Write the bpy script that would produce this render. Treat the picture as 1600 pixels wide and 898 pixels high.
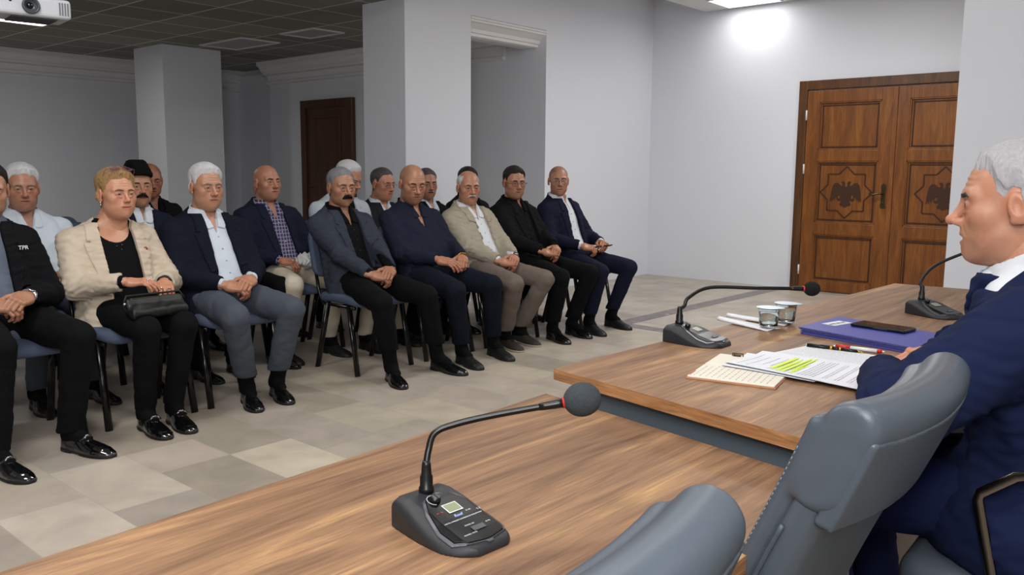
import bpy, math, random
import numpy as np
from mathutils import Matrix, Vector, noise as mnoise
for _o in list(bpy.data.objects): bpy.data.objects.remove(_o)
SC = bpy.context.scene
COL = SC.collection
# ------------------------------------------------------------------ camera
FPX = 1336.26
AZ, PITCH, ROLL = math.radians(41.146), math.radians(7.711), math.radians(.428)
CAMZ = 1.22
_f = np.array([-math.sin(AZ)*math.cos(PITCH), math.cos(AZ)*math.cos(PITCH), -math.sin(PITCH)])
_r = np.array([math.cos(AZ), math.sin(AZ), 0]); _u = np.cross(_r, _f)
_r2 = _r*math.cos(ROLL)+_u*math.sin(ROLL); _u2 = -_r*math.sin(ROLL)+_u*math.cos(ROLL)
cd = bpy.data.cameras.new('camera'); cam = bpy.data.objects.new('camera', cd); COL.objects.link(cam)
cd.sensor_width = 36; cd.lens = FPX*36/1600; cd.clip_start = .05
M = Matrix.Identity(4)
for i in range(3):
    M[i][0] = _r2[i]; M[i][1] = _u2[i]; M[i][2] = -_f[i]
M[2][3] = CAMZ
cam.matrix_world = M; SC.camera = cam
# ------------------------------------------------------------------ view, world, light
vs = SC.view_settings; vs.view_transform = 'Standard'; vs.look = 'None'; vs.gamma = 1; vs.use_curve_mapping = False
vs.exposure = 0.07
w = bpy.data.worlds.new('world'); SC.world = w; w.use_nodes = True
w.node_tree.nodes['Background'].inputs[0].default_value = (.8, .88, 1, 1)
w.node_tree.nodes['Background'].inputs[1].default_value = .12
PANEL_W = 17.0          # light of each ceiling panel over the head table
FLASH_W = 58.0          # the photographer's bounced flash, above and behind the camera
BACK_W = 13
def area(name, loc, size, power, color, target=None, sizey=None):
    d = bpy.data.lights.new(name, 'AREA'); d.energy = power; d.color = color; d.shape = 'RECTANGLE'
    d.size = size; d.size_y = sizey or size
    o = bpy.data.objects.new(name, d); COL.objects.link(o); o.location = loc
    if target is not None:
        o.rotation_euler = (Vector(target)-Vector(loc)).to_track_quat('-Z', 'Y').to_euler()
    return o
area('bounced_flash', (.35, -.75, 2.3), .9, FLASH_W, (.97, .98, 1), (-6, 2.6, 1.0))

area('camera_flash', (.03, -.03, 1.42), .10, 5.0, (1, .97, .95), (-2.6, 3, .8), .06)

# ------------------------------------------------------------------ materials
def lin(c):
    return tuple(((v/255)/12.92 if v/255 <= .04045 else ((v/255+.055)/1.055)**2.4) for v in c)
MATS = {}
def mat(name, rgb, rough=.6, metal=0, bump=0, bscale=200, var=0, vscale=6, spec=.5, sheen=0, trans=0, ior=1.45, emis=None, coat=0, stretch=None):
    if name in MATS: return MATS[name]
    m = bpy.data.materials.new(name); m.use_nodes = True; MATS[name] = m
    nt = m.node_tree; b = nt.nodes['Principled BSDF']; L = nt.links
    c = lin(rgb)
    b.inputs['Base Color'].default_value = (*c, 1); b.inputs['Roughness'].default_value = rough
    b.inputs['Metallic'].default_value = metal; b.inputs['Specular IOR Level'].default_value = spec
    b.inputs['IOR'].default_value = ior
    if trans: b.inputs['Transmission Weight'].default_value = trans
    if sheen: b.inputs['Sheen Weight'].default_value = sheen
    if coat: b.inputs['Coat Weight'].default_value = coat; b.inputs['Coat Roughness'].default_value = .06
    if emis: b.inputs['Emission Color'].default_value = (*emis[0], 1); b.inputs['Emission Strength'].default_value = emis[1]
    tc = nt.nodes.new('ShaderNodeTexCoord')
    src = tc.outputs['Object']
    if stretch:
        mp = nt.nodes.new('ShaderNodeMapping'); mp.inputs['Scale'].default_value = stretch; L.new(src, mp.inputs['Vector']); src = mp.outputs[0]
    if var:
        n = nt.nodes.new('ShaderNodeTexNoise'); n.inputs['Scale'].default_value = vscale; n.inputs['Detail'].default_value = 5
        L.new(src, n.inputs['Vector'])
        mx = nt.nodes.new('ShaderNodeMix'); mx.data_type = 'RGBA'
        mx.inputs['A'].default_value = (*[v*(1-var) for v in c], 1); mx.inputs['B'].default_value = (*[min(1, v*(1+var)) for v in c], 1)
        L.new(n.outputs['Fac'], mx.inputs['Factor']); L.new(mx.outputs['Result'], b.inputs['Base Color'])
    if bump:
        n = nt.nodes.new('ShaderNodeTexNoise'); n.inputs['Scale'].default_value = bscale; n.inputs['Detail'].default_value = 3
        L.new(src, n.inputs['Vector'])
        bp = nt.nodes.new('ShaderNodeBump'); bp.inputs['Strength'].default_value = bump; bp.inputs['Distance'].default_value = .002
        L.new(n.outputs['Fac'], bp.inputs['Height']); L.new(bp.outputs[0], b.inputs['Normal'])
    return m
def ramp_mat(name, stops, scale=(1, 1, 1), nscale=4, detail=6, rough=.45, bump=.1, distort=.6, spec=.5, fine=None):
    m = bpy.data.materials.new(name); m.use_nodes = True; MATS[name] = m
    nt = m.node_tree; b = nt.nodes['Principled BSDF']; L = nt.links
    tc = nt.nodes.new('ShaderNodeTexCoord'); mp = nt.nodes.new('ShaderNodeMapping'); mp.inputs['Scale'].default_value = scale
    L.new(tc.outputs['Object'], mp.inputs['Vector'])
    n = nt.nodes.new('ShaderNodeTexNoise'); n.inputs['Scale'].default_value = nscale; n.inputs['Detail'].default_value = detail
    n.inputs['Distortion'].default_value = distort; n.inputs['Roughness'].default_value = .62
    L.new(mp.outputs[0], n.inputs['Vector'])
    r = nt.nodes.new('ShaderNodeValToRGB'); cr = r.color_ramp
    while len(cr.elements) < len(stops): cr.elements.new(.5)
    for e, (p, c) in zip(cr.elements, stops): e.position = p; e.color = (*lin(c), 1)
    L.new(n.outputs['Fac'], r.inputs[0]); out = r.outputs[0]
    if fine:
        n2 = nt.nodes.new('ShaderNodeTexNoise'); n2.inputs['Scale'].default_value = fine[1]; n2.inputs['Detail'].default_value = 4
        mp2 = nt.nodes.new('ShaderNodeMapping'); mp2.inputs['Scale'].default_value = fine[2]
        L.new(tc.outputs['Object'], mp2.inputs['Vector']); L.new(mp2.outputs[0], n2.inputs['Vector'])
        mr = nt.nodes.new('ShaderNodeMapRange'); mr.inputs[1].default_value = .35; mr.inputs[2].default_value = .65
        mr.inputs[3].default_value = 1-fine[0]; mr.inputs[4].default_value = 1+fine[0]*.5; L.new(n2.outputs['Fac'], mr.inputs[0])
        vm = nt.nodes.new('ShaderNodeVectorMath'); vm.operation = 'SCALE'; L.new(out, vm.inputs[0]); L.new(mr.outputs[0], vm.inputs['Scale']); out = vm.outputs[0]
    L.new(out, b.inputs['Base Color']); b.inputs['Roughness'].default_value = rough; b.inputs['Specular IOR Level'].default_value = spec
    bp = nt.nodes.new('ShaderNodeBump'); bp.inputs['Strength'].default_value = bump; bp.inputs['Distance'].default_value = .001
    L.new(n.outputs['Fac'], bp.inputs['Height']); L.new(bp.outputs[0], b.inputs['Normal'])
    return m
def attr_mat(name, rough=.5, spec=.4, bump=0, bscale=300, sss=0, var=0):
    m = bpy.data.materials.new(name); m.use_nodes = True; MATS[name] = m
    nt = m.node_tree; b = nt.nodes['Principled BSDF']; L = nt.links
    a = nt.nodes.new('ShaderNodeAttribute'); a.attribute_name = 'tone'
    tc = nt.nodes.new('ShaderNodeTexCoord'); out = a.outputs['Color']
    if var:
        n2 = nt.nodes.new('ShaderNodeTexNoise'); n2.inputs['Scale'].default_value = var[1]; n2.inputs['Detail'].default_value = 7; n2.inputs['Distortion'].default_value = .8
        L.new(tc.outputs['Object'], n2.inputs['Vector'])
        mr = nt.nodes.new('ShaderNodeMapRange'); mr.inputs[1].default_value = .3; mr.inputs[2].default_value = .7
        mr.inputs[3].default_value = 1-var[0]; mr.inputs[4].default_value = 1+var[0]; L.new(n2.outputs['Fac'], mr.inputs[0])
        vm = nt.nodes.new('ShaderNodeVectorMath'); vm.operation = 'SCALE'; L.new(out, vm.inputs[0]); L.new(mr.outputs[0], vm.inputs['Scale']); out = vm.outputs[0]
    L.new(out, b.inputs['Base Color'])
    b.inputs['Roughness'].default_value = rough; b.inputs['Specular IOR Level'].default_value = spec
    if sss:
        b.inputs['Subsurface Weight'].default_value = sss; b.inputs['Subsurface Radius'].default_value = (.012, .004, .002); b.inputs['Subsurface Scale'].default_value = .5
    if bump:
        n = nt.nodes.new('ShaderNodeTexNoise'); n.inputs['Scale'].default_value = bscale; L.new(tc.outputs['Object'], n.inputs['Vector'])
        bp = nt.nodes.new('ShaderNodeBump'); bp.inputs['Strength'].default_value = bump; bp.inputs['Distance'].default_value = .001
        L.new(n.outputs['Fac'], bp.inputs['Height']); L.new(bp.outputs[0], b.inputs['Normal'])
    return m
def cloth(name, rgb, sheen=.0, rough=.85, **k):
    return mat(name, rgb, rough=rough, sheen=sheen, spec=.12, bump=k.pop('bump', .25), bscale=k.pop('bscale', 600), var=k.pop('var', .08), vscale=k.pop('vscale', 9), **k)

# ------------------------------------------------------------------ objects
def link(name, me, parent=None):
    o = bpy.data.objects.new(name, me); COL.objects.link(o)
    if parent is not None: o.parent = parent
    return o
def tag(o, label=None, cat=None, group=None, kind=None):
    if label: o['label'] = label
    if cat: o['category'] = cat
    if group: o['group'] = group
    if kind: o['kind'] = kind
    return o
def empty(name, loc, rz=0, label=None, cat=None, group=None):
    o = bpy.data.objects.new(name, None); COL.objects.link(o); o.location = loc; o.rotation_euler = (0, 0, rz)
    o.empty_display_size = .1
    return tag(o, label, cat, group)
def copy_tree(o, parent=None):
    c = o.copy(); COL.objects.link(c); c.parent = parent
    for ch in list(o.children): copy_tree(ch, c)
    return c
class MB:
    """collects shapes into one mesh"""
    def __init__(s): s.v = []; s.f = []; s.m = []; s.sm = []; s.mats = []
    def mi(s, m):
        if m not in s.mats: s.mats.append(m)
        return s.mats.index(m)
    def add(s, V, F, m, smooth=False):
        n = len(s.v); k = s.mi(m)
        s.v += [tuple(float(c) for c in p) for p in V]
        for f in F: s.f.append(tuple(int(i)+n for i in f)); s.m.append(k); s.sm.append(smooth)
    def box(s, x0, x1, y0, y1, z0, z1, m, R=None, T=None):
        V = np.array([(x, y, z) for x in (x0, x1) for y in (y0, y1) for z in (z0, z1)], float)
        if R is not None: V = V@np.array(R).T
        if T is not None: V = V+np.array(T)
        s.add(V, [(0, 1, 3, 2), (4, 6, 7, 5), (0, 4, 5, 1), (2, 3, 7, 6), (0, 2, 6, 4), (1, 5, 7, 3)], m)
    def prism(s, poly, z0, z1, m, R=None, T=None, smooth=False):
        n = len(poly); V = np.array([(x, y, z0) for x, y in poly]+[(x, y, z1) for x, y in poly], float)
        if R is not None: V = V@np.array(R).T
        if T is not None: V = V+np.array(T)
        s.add(V, [tuple(range(n-1, -1, -1)), tuple(range(n, 2*n))], m)
        s.add(V, [(i, (i+1) % n, (i+1) % n+n, i+n) for i in range(n)], m, smooth)
    def tube(s, P, r, m, seg=10, flat=None, caps=True, up=(0, 0, 1)):
        P = np.array(P, float); n = len(P); r = np.broadcast_to(np.array(r, float), (n,))
        T = np.gradient(P, axis=0); T /= np.linalg.norm(T, axis=1)[:, None]+1e-9
        a = np.array(up, float)
        if abs(T[0]@a) > .95: a = np.array([1., 0, 0])
        N = a-T[0]*(a@T[0]); N /= np.linalg.norm(N); V = []
        for i in range(n):
            N = N-T[i]*(N@T[i]); N /= np.linalg.norm(N); B = np.cross(T[i], N)
            for k in range(seg):
                t = 2*math.pi*k/seg; fl = flat or 1
                V.append(P[i]+r[i]*(N*math.cos(t)+B*math.sin(t)*fl))
        F = [(i*seg+k, i*seg+(k+1) % seg, (i+1)*seg+(k+1) % seg, (i+1)*seg+k) for i in range(n-1) for k in range(seg)]
        if caps: F += [tuple(range(seg-1, -1, -1)), tuple((n-1)*seg+k for k in range(seg))]
        s.add(V, F, m, True)
    def lathe(s, prof, m, seg=24, T=(0, 0, 0), R=None, smooth=True):
        V = np.array([(r*math.cos(2*math.pi*k/seg), r*math.sin(2*math.pi*k/seg), z) for r, z in prof for k in range(seg)])
        if R is not None: V = V@np.array(R).T
        V = V+np.array(T); n = len(prof)
        F = [(i*seg+k, i*seg+(k+1) % seg, (i+1)*seg+(k+1) % seg, (i+1)*seg+k) for i in range(n-1) for k in range(seg)]
        if prof[0][0] > 1e-6: F.append(tuple(range(seg-1, -1, -1)))
        if prof[-1][0] > 1e-6: F.append(tuple((n-1)*seg+k for k in range(seg)))
        s.add(V, F, m, smooth)
    def build(s, name, parent=None, bevel=0, bseg=2):
        me = bpy.data.meshes.new(name); me.from_pydata(s.v, [], s.f); 
        for m in s.mats: me.materials.append(m)
        me.polygons.foreach_set('material_index', s.m); me.polygons.foreach_set('use_smooth', s.sm)
        me.update(); me.validate()
        o = link(name, me, parent)
        if bevel:
            b = o.modifiers.new('bevel', 'BEVEL'); b.width = bevel; b.segments = bseg; b.limit_method = 'ANGLE'; b.angle_limit = .6
        return o
def arr_obj(name, V, F, m, parent=None, smooth=True, tone=None):
    me = bpy.data.meshes.new(name); nv, nf = len(V), len(F); k = F.shape[1]
    me.vertices.add(nv); me.vertices.foreach_set('co', np.ascontiguousarray(V, np.float32).ravel())
    me.loops.add(nf*k); me.loops.foreach_set('vertex_index', np.ascontiguousarray(F, np.int32).ravel())
    me.polygons.add(nf); me.polygons.foreach_set('loop_start', np.arange(0, nf*k, k, dtype=np.int32))
    try: me.polygons.foreach_set('loop_total', np.full(nf, k, np.int32))
    except Exception: pass
    me.polygons.foreach_set('use_smooth', np.full(nf, smooth, bool))
    me.materials.append(m); me.update(calc_edges=True)
    if tone is not None:
        a = me.color_attributes.new('tone', 'FLOAT_COLOR', 'POINT')
        a.data.foreach_set('color', np.hstack([tone, np.ones((nv, 1))]).astype(np.float32).ravel())
    return link(name, me, parent)

# ------------------------------------------------------------------ implicit shapes
def nrm(v): v = np.array(v, float); return v/np.linalg.norm(v)
def smin(a, b, k):
    h = np.clip(.5+.5*(b-a)/k, 0, 1); return b+(a-b)*h-k*h*(1-h)
def smax(a, b, k): return -smin(-a, -b, k)
def cap(p, a, b, ra, rb=None):
    rb = ra if rb is None else rb
    a = np.array(a, float); b = np.array(b, float); ba = b-a; pa = p-a
    h = np.clip(pa@ba/(ba@ba+1e-12), 0, 1)
    return np.linalg.norm(pa-h[:, None]*ba, axis=1)-(ra+(rb-ra)*h)
def capf(p, a, b, ra, rb, ax, s):
    """capsule squashed by s along axis ax"""
    ax = nrm(ax); a = np.array(a, float)
    q = p+((p-a)@ax)[:, None]*ax*(1/s-1); b = np.array(b, float); b2 = b+((b-a)@ax)*ax*(1/s-1)
    return cap(q, a, b2, ra, rb)*(s if s < 1 else 1)
def ell(p, c, r, R=None):
    q = p-np.array(c, float)
    if R is not None: q = q@R
    r = np.array(r, float); k0 = np.linalg.norm(q/r, axis=1); k1 = np.linalg.norm(q/r**2, axis=1)+1e-9
    return k0*(k0-1)/k1
def sbox(p, c, hf, rd=0, R=None):
    q = p-np.array(c, float)
    if R is not None: q = q@R
    q = np.abs(q)-np.array(hf, float)+rd
    return np.linalg.norm(np.maximum(q, 0), axis=1)+np.minimum(q.max(1), 0)-rd
def rotm(ax, deg): return np.array(Matrix.Rotation(math.radians(deg), 3, ax))
def wob(p, fr, seed=0, warp=.6):
    """cheap smooth noise, about -1..1"""
    rs = np.random.RandomState(seed); q = p*fr
    q = q+warp*np.sin(q[:, [1, 2, 0]]*1.7+rs.rand(3)*6)
    s = 0
    for i in range(4):
        d = rs.randn(3); d /= np.linalg.norm(d); s = s+np.sin(q@d*(1+.35*i)*2+rs.rand()*6)
    return s/2.4
def snet(f, lo, hi, h, B=8):
    lo = np.array(lo, float); hi = np.array(hi, float)
    nb = np.maximum(1, np.ceil((hi-lo)/(h*B)).astype(int)); n = nb*B
    c = [lo[i]+(np.arange(nb[i])+.5)*B*h-h/2 for i in range(3)]
    bc = np.stack(np.meshgrid(*c, indexing='ij'), -1).reshape(-1, 3); db = f(bc)
    keep = np.abs(db) < B*h*1.25+.004
    D = np.repeat(np.where(db < 0, -1., 1.), B**3).reshape(-1, B, B, B)
    ki = np.nonzero(keep)[0]; g = (np.arange(B)-B/2+.5)*h
    off = np.stack(np.meshgrid(g, g, g, indexing='ij'), -1).reshape(-1, 3)
    for s in range(0, len(ki), 600):
        kk = ki[s:s+600]; P = (bc[kk][:, None, :]+off[None]).reshape(-1, 3)
        D[kk] = f(P).reshape(-1, B, B, B)
    D = D.reshape(*nb, B, B, B).transpose(0, 3, 1, 4, 2, 5).reshape(n)
    org = lo
    I = D < 0
    cs = np.zeros(n-1, np.int8)
    for dx in (0, 1):
        for dy in (0, 1):
            for dz in (0, 1): cs += I[dx:n[0]-1+dx, dy:n[1]-1+dy, dz:n[2]-1+dz]
    cell = (cs > 0) & (cs < 8); idx = np.argwhere(cell)
    if len(idx) == 0: return np.zeros((0, 3)), np.zeros((0, 4), int)
    vid = -np.ones(n-1, int); vid[cell] = np.arange(len(idx))
    cor = [(a, b, c) for a in (0, 1) for b in (0, 1) for c in (0, 1)]
    val = np.stack([D[idx[:, 0]+a, idx[:, 1]+b, idx[:, 2]+c] for a, b, c in cor], 1)
    acc = np.zeros((len(idx), 3)); cnt = np.zeros(len(idx))
    for i in range(8):
        for j in range(i+1, 8):
            if sum(abs(np.array(cor[i])-np.array(cor[j]))) != 1: continue
            a, b = val[:, i], val[:, j]; m = (a < 0) != (b < 0)
            t = np.where(m, a/(a-b+1e-20), 0)
            pt = np.array(cor[i])+t[:, None]*(np.array(cor[j])-np.array(cor[i]))
            acc += pt*m[:, None]; cnt += m
    V = org+(idx+acc/cnt[:, None])*h
    Fs = []
    for ax in range(3):
        o1, o2 = [(1, 2), (2, 0), (0, 1)][ax]
        sl0 = [slice(1, n[i]-1) for i in range(3)]; sl0[ax] = slice(0, n[ax]-1)
        sl1 = list(sl0); sl1[ax] = slice(1, n[ax])
        a, b = I[tuple(sl0)], I[tuple(sl1)]; ch = np.argwhere(a != b)
        if len(ch) == 0: continue
        base = ch.copy(); base[:, o1] += 1; base[:, o2] += 1
        ina = a[tuple(ch.T)]
        def vv(d1, d2):
            q = base.copy(); q[:, o1] -= d1; q[:, o2] -= d2; return vid[tuple(q.T)]
        quad = np.stack([vv(1, 1), vv(0, 1), vv(0, 0), vv(1, 0)], 1)
        quad[~ina] = quad[~ina][:, ::-1]; Fs.append(quad)
    F = np.vstack(Fs); F = F[(F >= 0).all(1)]
    return V, F
def refine(f, V, it=1):
    e = .0006
    for _ in range(it):
        d = f(V); g = np.stack([f(V+np.eye(3)[i]*e)-d for i in range(3)], 1)/e
        g2 = (g**2).sum(1)+1e-6; st = np.clip(d/g2, -.003, .003)[:, None]*g
        V = V-st*.9
    return V
def sdf_obj(name, f, lo, hi, h, m, parent=None, ref=0, tone=None):
    V, F = snet(f, lo, hi, h)
    if ref: V = refine(f, V, ref)
    return arr_obj(name, V, F, m, parent, tone=tone)
ONLY = None
# ================================================================== ROOM
M_wall = mat('wall_paint', (224, 227, 234), rough=.75, var=.02, vscale=1.5, bump=.08, bscale=120)
M_ceil = mat('ceiling_paint', (215, 215, 213), rough=.85)
M_trim = mat('plaster_trim', (232, 232, 232), rough=.6)
M_black = mat('black_plastic', (12, 12, 13), rough=.35)
def struct(o): o['kind'] = 'structure'; return o
def wallbox(name, x0, x1, y0, y1, z0, z1, m=None):
    b = MB(); b.box(x0, x1, y0, y1, z0, z1, m or M_wall); return struct(b.build(name))
# floor: stone tiles in courses running along X, random lengths, a border of dark marble
M_tile = attr_mat('travertine', rough=.40, spec=.45, var=(.13, 5))
M_grout = mat('grout', (182, 174, 160), rough=.8)
fb = MB(); fb.box(-13, 2.6, -3, 10, -.12, -.0006, M_grout); struct(fb.build('floor'))
rnd = random.Random(11)
T0 = np.array(lin((180, 170, 156)))
def tint(k): return tuple(T0*k)
TV = []; TF = []; TC = []
fixed = {3: [(-3.22, .85), (-2.80, 1.18), (-2.35, .9)], 4: [(-3.58, .86), (-3.00, 1.12), (-2.55, .82)], 5: [(-4.1, .9), (-3.58, .85), (-3.26, 1.06), (-2.81, .78)],
         6: [(-3.85, .85), (-3.26, .8), (-2.81, 1.2), (-2.3, .9)], 7: [(-3.6, .88), (-3.02, .86), (-2.5, .95)], 8: [(-4.1, .95), (-3.52, .80), (-3.06, 1.0), (-2.5, .9)]}
def quad(x0, x1, y0, y1, c, z=0):
    g = .0016; n = len(TV); TV.extend([(x0+g, y0+g, z), (x1-g, y0+g, z), (x1-g, y1-g, z), (x0+g, y1-g, z)]); TF.append((n, n+1, n+2, n+3)); TC.extend([c]*4)
PITCHY = .309
for r in range(-10, 33):
    y0 = .958+(r-3)*PITCHY; y1 = y0+PITCHY; x = -13+rnd.random()*.5; js = []
    fx = fixed.get(r)
    while x < 2.6:
        nx = x+rnd.choice((.4, .48, .56, .62)); js.append((x, nx)); x = nx
    if fx:
        fj = [p[0] for p in fx]
        js = [j for j in js if j[1] < fj[0]-.15]+[(max([j[1] for j in js if j[1] < fj[0]-.15]), fj[0])]
        cols = [rnd.uniform(.84, 1.04) for _ in js]
        for i in range(1, len(fx)): js.append((fj[i-1], fj[i])); cols.append(fx[i][1])
        x = fj[-1]
        while x < 2.6:
            nx = x+rnd.choice((.4, .48, .56, .62)); js.append((x, nx)); cols.append(rnd.uniform(.86, 1.06)); x = nx
    else: cols = [rnd.choice((.84, .9, .95, .98, 1.02, 1.07)) for _ in js]
    for (a, b), k in zip(js, cols):
        t = np.array(tint(k))*np.array([1, rnd.uniform(.98, 1.01), rnd.uniform(.95, 1.03)]); quad(a, b, y0, y1, tuple(t))
o = arr_obj('floor', np.array(TV), np.array(TF), M_tile, smooth=False, tone=np.array(TC)); struct(o)
M_marble = ramp_mat('dark_marble', [(.3, (84, 74, 74)), (.5, (112, 100, 99)), (.66, (134, 122, 118)), (.72, (190, 180, 172))], nscale=9, rough=.3, distort=1.5, bump=0)
b = MB(); b.box(-3.93, -3.78, 5.66, 8.84, .0005, .002, M_marble); b.box(-3.78, 1.0, 5.66, 5.80, .0005, .002, M_marble); struct(b.build('trim_1'))
# walls
wallbox('wall_left', -11.9, -11.75, -3, 7.3, 0, 2.66)
wallbox('wall_recess', -11.9, -10.46, 7.16, 7.3, 0, 2.66)
wallbox('wall_rear', -10.46, -5.56, 6.86, 7.3, 0, 3.2)
wallbox('wall_side', -5.78, -5.56, 7.3, 9.0, 0, 3.2)
wallbox('wall_far', -5.56, 2.6, 8.84, 9.0, 0, 3.2)
wallbox('wall_lintel', -5.86, -5.70, 5.77, 6.86, 2.46, 2.62)
wallbox('wall_lintel', -5.86, -5.56, 5.77, 6.86, 2.62, 3.2)
wallbox('wall_column', -6.11, -5.56, 4.97, 5.77, 0, 3.2)
wallbox('wall_pillar', -10.5, -9.8, 5.0, 5.75, 0, 2.66)
wallbox('wall_right', -1.163, 2.6, 4.6, 4.85, 0, 3.2)
wallbox('wall_stage', 2.45, 2.6, -3, 4.6, 0, 3.2)
wallbox('wall_near', -11.9, 2.6, -3.15, -3, 0, 3.2)
# ceilings
def grid_ceiling():
    m = mat('ceiling_tiles', (150, 150, 146), rough=.8); nt = m.node_tree; L = nt.links
    br = nt.nodes.new('ShaderNodeTexBrick'); br.offset = 0; br.inputs['Scale'].default_value = 1
    br.inputs['Brick Width'].default_value = .6; br.inputs['Row Height'].default_value = .6; br.inputs['Mortar Size'].default_value = .009
    br.inputs['Mortar Smooth'].default_value = 0
    br.inputs['Color1'].default_value = (*lin((128, 127, 120)), 1); br.inputs['Color2'].default_value = (*lin((150, 149, 141)), 1); br.inputs['Mortar'].default_value = (*lin((225, 225, 222)), 1)
    tc = nt.nodes.new('ShaderNodeTexCoord'); mp = nt.nodes.new('ShaderNodeMapping'); mp.inputs['Location'].default_value = (.6, .56, 0)
    L.new(tc.outputs['Object'], mp.inputs[0]); L.new(mp.outputs[0], br.inputs['Vector']); L.new(br.outputs['Color'], nt.nodes['Principled BSDF'].inputs['Base Color'])
    return m
M_grid = grid_ceiling()
b = MB(); b.box(-11.9, -6.11, -3, 7.3, 2.66, 2.8, M_grid); b.box(-6.11, -5.561, -3, 4.969, 2.66, 2.8, M_grid); b.box(-6.11, -5.87, 5.771, 6.859, 2.66, 2.8, M_grid); struct(b.build('ceiling_rear'))
b = MB(); b.box(-5.56, -5.2, -3, 4.97, 2.66, 3.2, M_ceil); struct(b.build('ceiling_bulkhead'))
b = MB(); b.box(-5.9, 2.6, -3, 9.0, 3.2, 3.3, M_ceil); struct(b.build('ceiling_cove'))
b = MB(); b.box(-4.88, 2.45, -3, 8.83, 3.0, 3.12, M_ceil); struct(b.build('ceiling_front'))
# crown mouldings
def moulding(name, p0, p1, n, ztop, prof, m=M_trim):
    """extrude (out, down) profile along p0-p1, n = outward normal"""
    p0 = np.array(p0, float); p1 = np.array(p1, float); n = np.array(n, float); V = []
    for p in (p0, p1):
        for d, z in prof: V.append((p[0]+n[0]*d, p[1]+n[1]*d, ztop-z))
    k = len(prof); b = MB()
    b.add(V, [(i, (i+1) % k, (i+1) % k+k, i+k) for i in range(k)]+[tuple(range(k)), tuple(range(2*k-1, k-1, -1))], m)
    return struct(b.build(name))
P1 = [(0, 0), (.2, 0), (.2, .05), (.17, .06), (.13, .12), (.1, .14), (.1, .16), (.03, .17), (.02, .24), (.05, .25), (.05, .28), (0, .29)]
moulding('trim_2', (-11.75, -3), (-11.75, 7.16), (1, 0), 2.66, P1)
moulding('trim_3', (-10.46, 6.86), (-6.11, 6.86), (0, -1), 2.66, P1)
moulding('trim_4', (-11.75, 7.16), (-10.46, 7.16), (0, -1), 2.58, [(0, 0), (.06, 0), (.06, .05), (.03, .07), (0, .09)])
P2 = [(0, 0), (.15, 0), (.15, .02), (.135, .025), (.135, .04), (.115, .05), (.06, .09), (.05, .12), (.03, .125), (.03, .15), (0, .16)]
moulding('trim_5', (-5.70, 5.77), (-5.70, 6.86), (1, 0), 2.615, P2)
# ceiling lights
M_led = mat('led_panel', (255, 255, 255), emis=((1, .98, .95), 5.0))
M_alu = mat('white_metal', (225, 226, 228), rough=.4)
def panel_light(x, y, z, sx, sy, W, label, on=True, group=None):
    t = empty('ceiling_light', (x, y, z), 0, label, 'ceiling light', group)
    f = MB(); w_ = .018
    for a in ((-sx/2, sx/2, -sy/2, -sy/2+w_), (-sx/2, sx/2, sy/2-w_, sy/2), (-sx/2, -sx/2+w_, -sy/2+w_, sy/2-w_), (sx/2-w_, sx/2, -sy/2+w_, sy/2-w_)):
        f.box(*a, -.012, 0, M_alu)
    f.build('frame', t)
    d = MB(); d.box(-sx/2+w_, sx/2-w_, -sy/2+w_, sy/2-w_, -.006, -.001, M_led if on else M_alu); d.build('diffuser', t)
    if on:
        l = area('lamp', (0, 0, -.03), sx-.06, W, (1, .985, .965), None, sy-.06); l.parent = t
    return t
panel_light(-4.25, 8.5, 3.0, .62, .5, PANEL_W*.13, 'bright ceiling panel close to the far wall, above the left end of the double doors')
for i, (x, y) in enumerate([(-3.2, 6.9), (-1.4, 6.4), (-3.2, 3.4), (-1.6, 2.6), (-3.2, .8), (-1.0, .2), (.9, 2.6), (.9, 0.2)]):
    panel_light(x, y, 3.0, .6, .6, PANEL_W*(2.0, 2.0, .8, .35, 1.5, 1.1, .35, .7)[i], ['lit ceiling panel high over the dark floor border corner', 'lit ceiling panel in front of the double doors', 'lit ceiling panel over the aisle before the moustached man', 'lit ceiling panel above the blue folders', 'lit ceiling panel over the aisle before the woman', 'lit ceiling panel above the near microphone', 'lit ceiling panel behind the speaker', 'lit ceiling panel behind the nearest leather chair'][i], group='ceiling panels')
panel_light(-9.32, 3.0, 2.655, .36, 1.2, BACK_W, 'long lit ceiling strip partly behind the white projector')
def recess(x, y, sx, sy, label):
    t = empty('ceiling_recess', (x, y, 2.66), 0, label, 'ceiling fitting')
    f = MB(); w_ = .03; h = .1
    for a in ((-sx/2, sx/2, -sy/2, -sy/2+w_), (-sx/2, sx/2, sy/2-w_, sy/2), (-sx/2, -sx/2+w_, -sy/2+w_, sy/2-w_), (sx/2-w_, sx/2, -sy/2+w_, sy/2-w_)):
        f.box(*a, -.014, -.0005, M_alu)
    f.build('frame', t)
    d = MB(); d.box(-sx/2+w_, sx/2-w_, -sy/2+w_, sy/2-w_, -.004, -.001, mat('dull_diffuser', (170, 172, 175), rough=.5)); d.build('diffuser', t)
recess(-9.05, 5.55, .9, .5, 'unlit rectangular ceiling fitting with white rim above the left pillar')
recess(-7.75, 5.62, .6, .4, 'small unlit white ceiling fitting left of the central column')

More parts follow.
